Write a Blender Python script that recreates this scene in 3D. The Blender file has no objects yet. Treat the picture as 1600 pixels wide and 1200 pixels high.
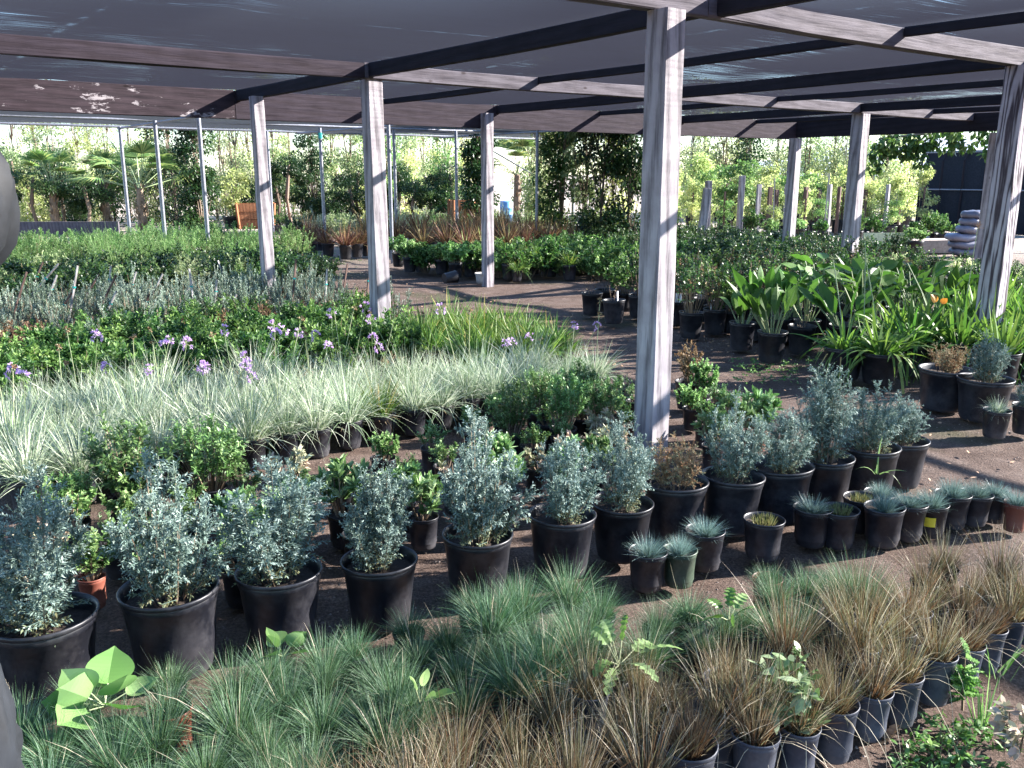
import bpy, math
import numpy as np
from math import radians, sin, cos, tan, atan, pi
R = np.random.default_rng(7)
scene = bpy.context.scene
COL = scene.collection

# ------------------------------------------------------------------ camera, sky, sun, exposure
F_PX, CAM_H, PITCH, ROLL = 1380.0, 1.65, radians(13.4), radians(0.25)
cam_d = bpy.data.cameras.new("camera"); cam = bpy.data.objects.new("camera", cam_d); COL.objects.link(cam)
cam.location = (0, 0, CAM_H); cam.rotation_euler = (pi/2 - PITCH, 0, 0)
cam_d.sensor_fit = 'HORIZONTAL'; cam_d.sensor_width = 36.0; cam_d.lens = 36.0*F_PX/1600.0
cam_d.clip_start = 0.05; cam_d.clip_end = 5000
scene.camera = cam
scene.render.resolution_x, scene.render.resolution_y = 1024, 768

SUN_AZ, SUN_EL = radians(12.0), radians(25.0)        # azimuth from +X towards +Y
world = bpy.data.worlds.new("World"); scene.world = world; world.use_nodes = True
wn = world.node_tree; bg = wn.nodes['Background']
sky = wn.nodes.new('ShaderNodeTexSky'); sky.sky_type = 'NISHITA'; sky.sun_disc = False
sky.sun_elevation = SUN_EL; sky.sun_rotation = pi/2 - SUN_AZ
sky.air_density = 1.0; sky.dust_density = 0.25; sky.ozone_density = 4.0
wn.links.new(sky.outputs[0], bg.inputs[0]); bg.inputs[1].default_value = 0.09
sun_d = bpy.data.lights.new("sun", 'SUN'); sun_d.energy = 5.0; sun_d.angle = radians(0.5); sun_d.color = (1.0, 0.94, 0.88)
sun = bpy.data.objects.new("sun", sun_d); COL.objects.link(sun)
from mathutils import Vector
sd = Vector((cos(SUN_EL)*cos(SUN_AZ), cos(SUN_EL)*sin(SUN_AZ), sin(SUN_EL)))
sun.rotation_euler = sd.to_track_quat('Z', 'Y').to_euler(); sun.location = (20, 5, 12)
scene.view_settings.view_transform = 'Standard'; scene.view_settings.look = 'None'
scene.view_settings.exposure = 2.45; scene.view_settings.gamma = 1.0
cy = scene.cycles
cy.max_bounces = 6; cy.diffuse_bounces = 3; cy.glossy_bounces = 2; cy.transmission_bounces = 4; cy.transparent_max_bounces = 16
cy.use_denoising = True; cy.sample_clamp_indirect = 4.0; cy.caustics_reflective = False; cy.caustics_refractive = False

# ------------------------------------------------------------------ layout frame
A53 = radians(53.0)
U = np.array([sin(A53), cos(A53)]); V = np.array([-U[1], U[0]])   # U along the beams, V along the battens
ROT_U = math.atan2(U[1], U[0])
def W(u, v): p = U*u + V*v; return float(p[0]), float(p[1])
def UVof(x, y): return float(x*U[0]+y*U[1]), float(x*V[0]+y*V[1])
def at(px, py, z=0.0):
    a, b = (px-800)/F_PX, (600-py)/F_PX
    d = (a, cos(PITCH)+b*sin(PITCH), -sin(PITCH)+b*cos(PITCH))
    t = (z-CAM_H)/d[2]
    return d[0]*t, d[1]*t
def depth(x, y, z): return y*cos(PITCH) + (CAM_H-z)*sin(PITCH)
def px_of(x, y, z):
    d = depth(x, y, z)
    return 800+F_PX*x/max(d, .01), 600-F_PX*(y*sin(PITCH)+(z-CAM_H)*cos(PITCH))/max(d, .01)
def colx(px, D): return (px-800)/(F_PX/cos(PITCH))*D     # world x of a column seen at px near the horizon
def seen(x, y, z0=0.0, z1=0.5, m=40):
    if y < 0.6: return False
    a = px_of(x, y, z0); b = px_of(x, y, z1)
    return -m < b[0] < 1600+m and b[1] < 1200+m and a[1] > -m
def ordw(n):
    w = ["zeroth", "first", "second", "third", "fourth", "fifth", "sixth", "seventh", "eighth", "ninth", "tenth", "eleventh", "twelfth"]
    if n < len(w): return w[n]
    return f"{n}" + ("th" if 10 <= n % 100 <= 20 else {1: "st", 2: "nd", 3: "rd"}.get(n % 10, "th"))

# ------------------------------------------------------------------ materials
MATS = {}
def nm(name):
    m = bpy.data.materials.new(name); m.use_nodes = True; nt = m.node_tree
    return m, nt, nt.nodes['Principled BSDF'], nt.nodes['Material Output']
def N(nt, t, **kw):
    n = nt.nodes.new(t)
    for k, v in kw.items():
        if isinstance(k, str) and hasattr(n, k): setattr(n, k, v)
        else: n.inputs[k].default_value = v
    return n
def ramp(nt, stops, fac=None, interp='LINEAR'):
    r = nt.nodes.new('ShaderNodeValToRGB'); cr = r.color_ramp; cr.interpolation = interp
    while len(cr.elements) < len(stops): cr.elements.new(0.5)
    for e, (p, c) in zip(cr.elements, stops):
        e.position = p; e.color = (c[0], c[1], c[2], 1) if hasattr(c, '__len__') else (c, c, c, 1)
    if fac is not None: nt.links.new(fac, r.inputs[0])
    return r
def noise(nt, scale, detail=4, rough=.55, vec=None, dist=0.0):
    n = nt.nodes.new('ShaderNodeTexNoise'); n.inputs['Scale'].default_value = scale; n.inputs['Detail'].default_value = detail
    n.inputs['Roughness'].default_value = rough; n.inputs['Distortion'].default_value = dist
    if vec is not None: nt.links.new(vec, n.inputs['Vector'])
    return n
def mapping(nt, src, scale=(1, 1, 1), rot=(0, 0, 0), loc=(0, 0, 0)):
    m = nt.nodes.new('ShaderNodeMapping'); m.inputs['Scale'].default_value = scale; m.inputs['Rotation'].default_value = rot; m.inputs['Location'].default_value = loc
    nt.links.new(src, m.inputs[0]); return m
def mixc(nt, fac, a, b, mode='MIX'):
    m = nt.nodes.new('ShaderNodeMix'); m.data_type = 'RGBA'; m.blend_type = mode
    for s, i in ((fac, 0), (a, 6), (b, 7)):
        if isinstance(s, bpy.types.NodeSocket): nt.links.new(s, m.inputs[i])
        else: m.inputs[i].default_value = s if i == 0 else (*s, 1)
    return m.outputs[2]
def bump(nt, bs, h, strength=.4, dist=.01):
    b = nt.nodes.new('ShaderNodeBump'); b.inputs['Strength'].default_value = strength; b.inputs['Distance'].default_value = dist
    nt.links.new(h, b.inputs['Height']); nt.links.new(b.outputs[0], bs.inputs['Normal'])

def leafmat(name, stops, trans=.3, rough=.5, spec=.25, vary=.25):
    """stops: colours along the per-leaf attribute 'tint' (0..1)"""
    m, nt, bs, out = nm(name)
    at_ = N(nt, 'ShaderNodeAttribute', attribute_name='tint')
    cr = ramp(nt, stops, at_.outputs['Fac'])
    oi = N(nt, 'ShaderNodeObjectInfo')
    hs = nt.nodes.new('ShaderNodeHueSaturation')
    mr = nt.nodes.new('ShaderNodeMapRange'); mr.inputs[3].default_value = 1-vary; mr.inputs[4].default_value = 1+vary
    nt.links.new(oi.outputs['Random'], mr.inputs[0]); nt.links.new(mr.outputs[0], hs.inputs['Value'])
    mr2 = nt.nodes.new('ShaderNodeMapRange'); mr2.inputs[3].default_value = .49; mr2.inputs[4].default_value = .512
    ml = N(nt, 'ShaderNodeMath', operation='FRACT'); mu = N(nt, 'ShaderNodeMath', operation='MULTIPLY'); mu.inputs[1].default_value = 7.31
    nt.links.new(oi.outputs['Random'], mu.inputs[0]); nt.links.new(mu.outputs[0], ml.inputs[0]); nt.links.new(ml.outputs[0], mr2.inputs[0])
    nt.links.new(mr2.outputs[0], hs.inputs['Hue']); nt.links.new(cr.outputs[0], hs.inputs['Color'])
    nt.links.new(hs.outputs[0], bs.inputs['Base Color'])
    bs.inputs['Roughness'].default_value = rough; bs.inputs['Specular IOR Level'].default_value = spec
    if trans > 0:
        tr = nt.nodes.new('ShaderNodeBsdfTranslucent'); mx = nt.nodes.new('ShaderNodeMixShader')
        g = nt.nodes.new('ShaderNodeHueSaturation'); g.inputs['Value'].default_value = 1.3; g.inputs['Saturation'].default_value = 1.1
        nt.links.new(hs.outputs[0], g.inputs['Color']); nt.links.new(g.outputs[0], tr.inputs[0])
        mx.inputs[0].default_value = trans
        nt.links.new(bs.outputs[0], mx.inputs[1]); nt.links.new(tr.outputs[0], mx.inputs[2]); nt.links.new(mx.outputs[0], out.inputs[0])
    MATS[name] = m; return m

leafmat('fescue', [(0, (.33, .27, .13)), (.14, (.16, .17, .07)), (.3, (.04, .095, .035)), (.7, (.085, .165, .075)), (1, (.19, .28, .19))], .25)
leafmat('blue_fescue', [(0, (.36, .28, .15)), (.2, (.10, .14, .08)), (.5, (.08, .14, .11)), (1, (.22, .31, .29))], .2)
leafmat('sedge', [(0, (.19, .095, .045)), (.3, (.115, .082, .045)), (.6, (.21, .17, .105)), (.85, (.095, .115, .05)), (1, (.50, .44, .33))], .25, vary=.2)
leafmat('variegated', [(0, (.12, .18, .07)), (.3, (.20, .28, .16)), (.7, (.42, .48, .35)), (1, (.66, .68, .56))], .25, vary=.12)
leafmat('silver_filigree', [(0, (.24, .19, .08)), (.12, (.15, .18, .10)), (.35, (.11, .17, .145)), (.8, (.195, .27, .235)), (1, (.33, .41, .36))], .15, .6, .25, .12)
leafmat('dry_filigree', [(0, (.22, .11, .05)), (.5, (.28, .17, .09)), (1, (.20, .22, .13))], .15, .7)
leafmat('paddle_succulent', [(0, (.10, .19, .05)), (.5, (.17, .29, .11)), (1, (.34, .44, .25))], .15, .5, .3)
leafmat('pale_succulent', [(0, (.25, .28, .15)), (.5, (.42, .42, .28)), (1, (.55, .42, .33))], .1, .45)
leafmat('finger_succulent', [(0, (.05, .11, .03)), (.5, (.09, .18, .05)), (1, (.20, .30, .12))], .15, .4, .4)
leafmat('glossy_green', [(0, (.025, .065, .02)), (.6, (.065, .145, .035)), (1, (.17, .27, .08))], .3, .48, .3)
leafmat('dark_green', [(0, (.012, .03, .012)), (.6, (.03, .07, .022)), (1, (.08, .13, .04))], .3, .42, .4)
leafmat('bright_green', [(0, (.07, .14, .04)), (.6, (.15, .27, .09)), (1, (.36, .48, .22))], .4, .5)
leafmat('weed_green', [(0, (.06, .13, .025)), (.6, (.12, .23, .06)), (1, (.26, .38, .16))], .3, .45)
leafmat('yellow_green', [(0, (.17, .24, .08)), (.5, (.38, .44, .18)), (1, (.60, .62, .34))], .5, .5)  # lifted, with olive_pale and bright_green, to put overexposed sunlight into the leaf colour
leafmat('olive_pale', [(0, (.14, .20, .09)), (.5, (.28, .35, .18)), (1, (.50, .52, .32))], .5, .5)
leafmat('grey_shrub', [(0, (.06, .10, .05)), (.5, (.18, .25, .18)), (1, (.36, .43, .36))], .15, .6)
leafmat('rust_leaf', [(0, (.11, .065, .035)), (.5, (.21, .135, .08)), (1, (.34, .26, .16))], .3, .6)
leafmat('burgundy', [(0, (.07, .03, .025)), (.5, (.15, .07, .05)), (1, (.30, .22, .10))], .2, .5)
leafmat('strap_green', [(0, (.04, .09, .02)), (.5, (.08, .17, .035)), (.93, (.19, .28, .07)), (1, (.48, .36, .14))], .3, .5, .3)
leafmat('orange_leaf', [(0, (.45, .16, .04)), (1, (.55, .30, .08))], .4, .5)
leafmat('palm_green', [(0, (.05, .10, .03)), (.6, (.14, .22, .07)), (1, (.36, .38, .14))], .35, .45)
leafmat('violet_petal', [(0, (.46, .28, .56)), (1, (.76, .58, .84))], .35, .5, .3, .15)
leafmat('stalk', [(0, (.16, .22, .10)), (1, (.34, .38, .22))], .1)
leafmat('stem', [(0, (.10, .07, .045)), (1, (.28, .21, .15))], 0, .8, .2)
leafmat('bark', [(0, (.09, .06, .045)), (1, (.26, .20, .15))], 0, .85, .2)

def mat_plastic(name, col, dust, dust_amt=.5, rough=.42):
    m, nt, bs, out = nm(name)
    tc = N(nt, 'ShaderNodeTexCoord'); oi = N(nt, 'ShaderNodeObjectInfo')
    ad = nt.nodes.new('ShaderNodeVectorMath'); ad.operation = 'ADD'
    nt.links.new(tc.outputs['Object'], ad.inputs[0])
    cx = nt.nodes.new('ShaderNodeCombineXYZ'); ml = N(nt, 'ShaderNodeMath', operation='MULTIPLY'); ml.inputs[1].default_value = 37.0
    nt.links.new(oi.outputs['Random'], ml.inputs[0]); nt.links.new(ml.outputs[0], cx.inputs[0]); nt.links.new(cx.outputs[0], ad.inputs[1])
    n1 = noise(nt, 9, 6, .65, ad.outputs[0]); n2 = noise(nt, 60, 3, .6, ad.outputs[0])
    sx = nt.nodes.new('ShaderNodeSeparateXYZ'); nt.links.new(tc.outputs['Generated'], sx.inputs[0])
    low = nt.nodes.new('ShaderNodeMapRange'); low.inputs[1].default_value = .45; low.inputs[2].default_value = 0.0; low.inputs[3].default_value = 0; low.inputs[4].default_value = .3
    nt.links.new(sx.outputs[2], low.inputs[0])
    a = N(nt, 'ShaderNodeMath', operation='ADD'); nt.links.new(n1.outputs['Fac'], a.inputs[0]); nt.links.new(low.outputs[0], a.inputs[1])
    b = N(nt, 'ShaderNodeMath', operation='MULTIPLY_ADD'); b.inputs[1].default_value = .25; nt.links.new(n2.outputs['Fac'], b.inputs[0]); nt.links.new(a.outputs[0], b.inputs[2])
    r = ramp(nt, [(.55, 0.0), (1.0, dust_amt)], b.outputs[0])
    c = mixc(nt, r.outputs[0], col, dust)
    mr = nt.nodes.new('ShaderNodeMapRange'); mr.inputs[3].default_value = .7; mr.inputs[4].default_value = 1.5
    nt.links.new(oi.outputs['Random'], mr.inputs[0])
    hs = nt.nodes.new('ShaderNodeHueSaturation'); nt.links.new(mr.outputs[0], hs.inputs['Value']); nt.links.new(c, hs.inputs['Color'])
    nt.links.new(hs.outputs[0], bs.inputs['Base Color'])
    bs.inputs['Roughness'].default_value = rough; bs.inputs['Specular IOR Level'].default_value = .4
    bump(nt, bs, n2.outputs['Fac'], .15, .002)
    MATS[name] = m
mat_plastic('black_plastic', (.007, .0075, .011), (.085, .082, .088), .5, .4)
mat_plastic('grey_plastic', (.022, .027, .042), (.13, .135, .15), .55, .5)
mat_plastic('red_plastic', (.16, .045, .03), (.20, .13, .10), .5)
mat_plastic('green_plastic', (.03, .055, .035), (.16, .18, .14), .6)
mat_plastic('white_plastic', (.55, .53, .50), (.16, .12, .09), .9)
mat_plastic('blue_plastic', (.10, .32, .75), (.4, .5, .6), .5)
mat_plastic('bag_plastic', (.15, .155, .22), (.12, .10, .10), .7, .4)
mat_plastic('tarp_plastic', (.0035, .0045, .006), (.016, .020, .027), .6, .7)

def mat_soil():
    m, nt, bs, out = nm('soil'); tc = N(nt, 'ShaderNodeTexCoord')
    n = noise(nt, 60, 6, .7, tc.outputs['Object'])
    r = ramp(nt, [(.3, (.015, .010, .008)), (.6, (.05, .034, .025)), (.8, (.14, .10, .07))], n.outputs['Fac'])
    nt.links.new(r.outputs[0], bs.inputs['Base Color']); bs.inputs['Roughness'].default_value = .95
    bump(nt, bs, n.outputs['Fac'], .8, .01); MATS['soil'] = m
mat_soil()

def mat_ground():
    m, nt, bs, out = nm('ground'); tc = N(nt, 'ShaderNodeTexCoord'); o = tc.outputs['Object']
    big = noise(nt, .55, 5, .6, o); mid = noise(nt, 4.5, 6, .65, o); fine = noise(nt, 75, 5, .75, o)
    vo = nt.nodes.new('ShaderNodeTexVoronoi'); vo.inputs['Scale'].default_value = 85; nt.links.new(o, vo.inputs['Vector'])
    base = ramp(nt, [(.25, (.088, .058, .046)), (.5, (.150, .108, .090)), (.75, (.215, .168, .145))], mid.outputs['Fac'])
    sp = ramp(nt, [(.30, (.40, .40, .40)), (.52, (.9, .9, .9)), (.72, (1.5, 1.45, 1.4))], fine.outputs['Fac'])
    c = mixc(nt, .85, base.outputs[0], sp.outputs[0], 'MULTIPLY')
    vr = ramp(nt, [(0.0, (1.35, 1.3, 1.25)), (.35, (1, 1, 1)), (.7, (.55, .53, .5))], vo.outputs['Distance'])
    c = mixc(nt, .6, c, vr.outputs[0], 'MULTIPLY')
    gm = ramp(nt, [(.56, 0), (.66, .55)], big.outputs['Fac'])
    c = mixc(nt, gm.outputs[0], c, (.050, .060, .028))
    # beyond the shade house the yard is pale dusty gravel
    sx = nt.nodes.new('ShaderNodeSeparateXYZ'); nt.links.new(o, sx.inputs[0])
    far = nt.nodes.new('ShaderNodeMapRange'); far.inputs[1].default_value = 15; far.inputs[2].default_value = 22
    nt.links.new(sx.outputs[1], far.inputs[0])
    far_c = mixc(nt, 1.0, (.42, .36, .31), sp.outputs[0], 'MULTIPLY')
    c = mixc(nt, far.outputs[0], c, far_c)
    nt.links.new(c, bs.inputs['Base Color']); bs.inputs['Roughness'].default_value = .95; bs.inputs['Specular IOR Level'].default_value = .15
    ad = N(nt, 'ShaderNodeMath', operation='ADD'); nt.links.new(fine.outputs['Fac'], ad.inputs[0]); nt.links.new(mid.outputs['Fac'], ad.inputs[1])
    bump(nt, bs, ad.outputs[0], .9, .02); MATS['ground'] = m
mat_ground()

def mat_wood(name, light, dark, peel=None, gscale=1.0, rings=0.0, wave=.30):
    """grain runs along the object's local Z of each piece (object coordinates)"""
    m, nt, bs, out = nm(name); tc = N(nt, 'ShaderNodeTexCoord'); o = tc.outputs['Object']
    oi = N(nt, 'ShaderNodeObjectInfo'); mu = N(nt, 'ShaderNodeMath', operation='MULTIPLY'); mu.inputs[1].default_value = 53.0
    nt.links.new(oi.outputs['Random'], mu.inputs[0])
    cx = nt.nodes.new('ShaderNodeCombineXYZ'); nt.links.new(mu.outputs[0], cx.inputs[2])
    ad = nt.nodes.new('ShaderNodeVectorMath'); ad.operation = 'ADD'; nt.links.new(o, ad.inputs[0]); nt.links.new(cx.outputs[0], ad.inputs[1])
    mp = mapping(nt, ad.outputs[0], (1, 1, .07))
    n0 = noise(nt, 9, 3, .5, mapping(nt, ad.outputs[0], (1, 1, .35)).outputs[0])
    # knots: bend the grain round slow 3d noise
    wv = nt.nodes.new('ShaderNodeTexWave'); wv.wave_type = 'BANDS'; wv.bands_direction = 'DIAGONAL'
    wv.inputs['Scale'].default_value = 7*gscale; wv.inputs['Distortion'].default_value = 4.0+rings; wv.inputs['Detail'].default_value = 2.5; wv.inputs['Detail Scale'].default_value = 1.4
    nt.links.new(mp.outputs[0], wv.inputs['Vector'])
    n1 = noise(nt, 70*gscale, 5, .7, mp.outputs[0]); n2 = noise(nt, 5, 4, .6, ad.outputs[0])
    g = N(nt, 'ShaderNodeMath', operation='MULTIPLY_ADD'); g.inputs[1].default_value = wave
    nt.links.new(wv.outputs['Fac'], g.inputs[0]); h = N(nt, 'ShaderNodeMath', operation='MULTIPLY'); h.inputs[1].default_value = 1.1-wave
    nt.links.new(n1.outputs['Fac'], h.inputs[0]); nt.links.new(h.outputs[0], g.inputs[2])
    r = ramp(nt, [(.22, dark), (.42, tuple(.5*(a+b) for a, b in zip(light, dark))), (.62, light), (1, tuple(min(1, a*1.12) for a in light))], g.outputs[0])
    c = r.outputs[0]
    st = ramp(nt, [(.35, (.72, .70, .70)), (.6, (1, 1, 1))], n2.outputs['Fac']); c = mixc(nt, .8, c, st.outputs[0], 'MULTIPLY')
    if peel:
        pn = noise(nt, 3.0, 8, .75, mapping(nt, ad.outputs[0], (1, 1, .35)).outputs[0]); pr = ramp(nt, [(peel[1], 0), (peel[1]+.02, 1)], pn.outputs['Fac'])
        c = mixc(nt, pr.outputs[0], c, peel[0])
    vk = nt.nodes.new('ShaderNodeTexVoronoi'); vk.inputs['Scale'].default_value = 4.5; nt.links.new(mapping(nt, ad.outputs[0], (1, 1, .45)).outputs[0], vk.inputs['Vector'])
    kr = ramp(nt, [(.035, (.30, .24, .22)), (.075, (1, 1, 1))], vk.outputs['Distance']); c = mixc(nt, .9, c, kr.outputs[0], 'MULTIPLY')
    nt.links.new(c, bs.inputs['Base Color']); bs.inputs['Roughness'].default_value = .85; bs.inputs['Specular IOR Level'].default_value = .2
    bump(nt, bs, g.outputs[0], .5, .006); MATS[name] = m
mat_wood('weathered_white', (.38, .352, .375), (.085, .074, .082))
mat_wood('old_white_paint', (.40, .37, .41), (.07, .055, .065), None, 1.5, 7.0, .7)
mat_wood('grey_beam', (.12, .108, .125), (.06, .052, .062))
mat_wood('brown_beam', (.034, .026, .035), (.026, .018, .023), ((.25, .21, .21), .70))
mat_wood('peeling_beam', (.040, .028, .034), (.022, .016, .020), ((.30, .27, .28), .57))
mat_wood('dark_batten', (.020, .017, .023), (.011, .010, .014))
mat_wood('stake_wood', (.40, .38, .37), (.20, .18, .17))
mat_wood('red_crate_wood', (.34, .15, .075), (.17, .07, .035))
mat_wood('pale_slab', (.62, .52, .44), (.40, .32, .26))
mat_wood('brown_stake', (.15, .10, .085), (.07, .045, .04))

def simple(name, col, rough=.6, metal=0.0, spec=.4, bmp=0):
    m, nt, bs, out = nm(name); tc = N(nt, 'ShaderNodeTexCoord'); n = noise(nt, 22, 5, .6, tc.outputs['Object'])
    r = ramp(nt, [(.3, tuple(c*.75 for c in col)), (.7, tuple(min(1, c*1.2) for c in col))], n.outputs['Fac'])
    nt.links.new(r.outputs[0], bs.inputs['Base Color']); bs.inputs['Roughness'].default_value = rough; bs.inputs['Metallic'].default_value = metal
    bs.inputs['Specular IOR Level'].default_value = spec
    if bmp: bump(nt, bs, n.outputs['Fac'], bmp, .01)
    MATS[name] = m
simple('pipe', (.25, .26, .30), .5, .5); simple('teal_tape', (.02, .35, .33), .5); simple('dry_leaf', (.36, .22, .13), .7)
simple('pebble', (.26, .21, .18), .9, 0, .2); simple('white_tag', (.75, .75, .78), .5); simple('yellow_tag', (.75, .62, .05), .5); simple('block', (.42, .36, .32), .9)
simple('hill', (.42, .46, .55), 1.0); simple('cream_panel', (.62, .60, .36), .6); simple('dark_net', (.022, .025, .034), .95, 0, .1); simple('fabric', (.05, .055, .065), .8)  # hill: distance haze is painted in as a pale blue base colour

def mat_cloth(name, thread, open_max, c0=.19, c1=.42, streak=.5, fwd=.3, haze_col=(.2, .2, .26)):
    """woven shade net: open area seen through the weave shrinks at grazing angles because the threads have thickness"""
    m, nt, bs, out = nm(name)
    ge = N(nt, 'ShaderNodeNewGeometry'); dt = nt.nodes.new('ShaderNodeVectorMath'); dt.operation = 'DOT_PRODUCT'
    nt.links.new(ge.outputs['Incoming'], dt.inputs[0]); nt.links.new(ge.outputs['True Normal'], dt.inputs[1])
    ab = N(nt, 'ShaderNodeMath', operation='ABSOLUTE'); nt.links.new(dt.outputs['Value'], ab.inputs[0])
    mr = nt.nodes.new('ShaderNodeMapRange'); mr.interpolation_type = 'SMOOTHSTEP'
    mr.inputs[1].default_value = c0; mr.inputs[2].default_value = c1; mr.inputs[3].default_value = 0.0; mr.inputs[4].default_value = open_max
    nt.links.new(ab.outputs[0], mr.inputs[0])
    tc = N(nt, 'ShaderNodeTexCoord'); o = tc.outputs['Object']
    # worn, stretched gaps where threads have slipped; they run across the panels
    n1 = noise(nt, 1.0, 6, .7, mapping(nt, o, (.9, 46, 1)).outputs[0]); n2 = noise(nt, .55, 3, .5, mapping(nt, o, (1, 1, 1), (0, 0, 0), (3.1, 7.7, 0)).outputs[0])
    p = N(nt, 'ShaderNodeMath', operation='MULTIPLY'); nt.links.new(n1.outputs['Fac'], p.inputs[0]); nt.links.new(n2.outputs['Fac'], p.inputs[1])
    gap = ramp(nt, [(.32, 0), (.37, streak*.35), (.43, streak)], p.outputs[0])
    fine = noise(nt, 1.0, 3, .6, mapping(nt, o, (3, 160, 1)).outputs[0]); fr = ramp(nt, [(.3, .6), (.7, 1.4)], fine.outputs['Fac'])
    fm = N(nt, 'ShaderNodeMath', operation='MULTIPLY'); nt.links.new(mr.outputs[0], fm.inputs[0]); nt.links.new(fr.outputs[0], fm.inputs[1])
    sp_ = nt.nodes.new('ShaderNodeSeparateXYZ'); nt.links.new(o, sp_.inputs[0]); seam = None
    for sock, per, off in ((1, 1.83, .4), (0, 3.66, 1.1)):
        d1 = N(nt, 'ShaderNodeMath', operation='MULTIPLY_ADD'); d1.inputs[1].default_value = 1/per; d1.inputs[2].default_value = off; nt.links.new(sp_.outputs[sock], d1.inputs[0])
        d2 = N(nt, 'ShaderNodeMath', operation='FRACT'); nt.links.new(d1.outputs[0], d2.inputs[0])
        ln = ramp(nt, [(0, 0), (.49, 0), (.497, 1), (.503, 1), (.51, 0)], d2.outputs[0]); mm = N(nt, 'ShaderNodeMath', operation='MULTIPLY'); nt.links.new(ln.outputs[0], mm.inputs[0])
        br = ramp(nt, [(.50, 0), (.62, .10)], noise(nt, 1.0, 4, .7, mapping(nt, o, (5, 5, 1)).outputs[0]).outputs['Fac']); nt.links.new(br.outputs[0], mm.inputs[1])
        if seam is None: seam = mm
        else: a2 = N(nt, 'ShaderNodeMath', operation='MAXIMUM'); nt.links.new(seam.outputs[0], a2.inputs[0]); nt.links.new(mm.outputs[0], a2.inputs[1]); seam = a2
    g2 = N(nt, 'ShaderNodeMath', operation='MAXIMUM'); nt.links.new(gap.outputs[0], g2.inputs[0]); nt.links.new(seam.outputs[0], g2.inputs[1])
    class _G: pass
    gap = _G(); gap.outputs = [g2.outputs[0]]
    tr = N(nt, 'ShaderNodeMath', operation='MAXIMUM'); nt.links.new(fm.outputs[0], tr.inputs[0]); nt.links.new(gap.outputs[0], tr.inputs[1])
    bl = noise(nt, .8, 6, .7, mapping(nt, o, (1, 3, 1)).outputs[0]); col0 = ramp(nt, [(.3, tuple(t*.7 for t in thread)), (.7, tuple(t*1.4 for t in thread))], bl.outputs['Fac'])
    class _C: pass
    col = _C(); wvn = ramp(nt, [(.3, (.75, .75, .75)), (.7, (1.25, 1.25, 1.25))], fine.outputs['Fac']); col.outputs = [mixc(nt, .8, col0.outputs[0], wvn.outputs[0], 'MULTIPLY')]
    df = nt.nodes.new('ShaderNodeBsdfDiffuse'); nt.links.new(col.outputs[0], df.inputs[0])
    rf = nt.nodes.new('ShaderNodeBsdfRefraction'); rf.inputs['IOR'].default_value = 1.2; rf.inputs['Roughness'].default_value = 1.0; rf.inputs['Color'].default_value = (*haze_col, 1)
    tl = nt.nodes.new('ShaderNodeBsdfTranslucent'); tl.inputs[0].default_value = (*haze_col, 1)
    m1 = nt.nodes.new('ShaderNodeMixShader'); m1.inputs[0].default_value = .08; nt.links.new(rf.outputs[0], m1.inputs[1]); nt.links.new(tl.outputs[0], m1.inputs[2])
    m2 = nt.nodes.new('ShaderNodeMixShader'); m2.inputs[0].default_value = fwd; nt.links.new(df.outputs[0], m2.inputs[1]); nt.links.new(m1.outputs[0], m2.inputs[2])
    tp = nt.nodes.new('ShaderNodeBsdfTransparent'); m3 = nt.nodes.new('ShaderNodeMixShader')
    nt.links.new(tr.outputs[0], m3.inputs[0]); nt.links.new(m2.outputs[0], m3.inputs[1]); nt.links.new(tp.outputs[0], m3.inputs[2])
    nt.links.new(m3.outputs[0], out.inputs[0]); MATS[name] = m
mat_cloth('shade_cloth', (.010, .011, .022), .84, fwd=.55, haze_col=(.40, .40, .52))
mat_cloth('pale_shade_cloth', (.20, .22, .27), .72, c0=.1, fwd=.6, haze_col=(.55, .6, .7), streak=.3)
mat_cloth('black_net', (.006, .007, .011), .12, c0=.0, c1=1.0, fwd=.0, streak=.0)

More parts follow.
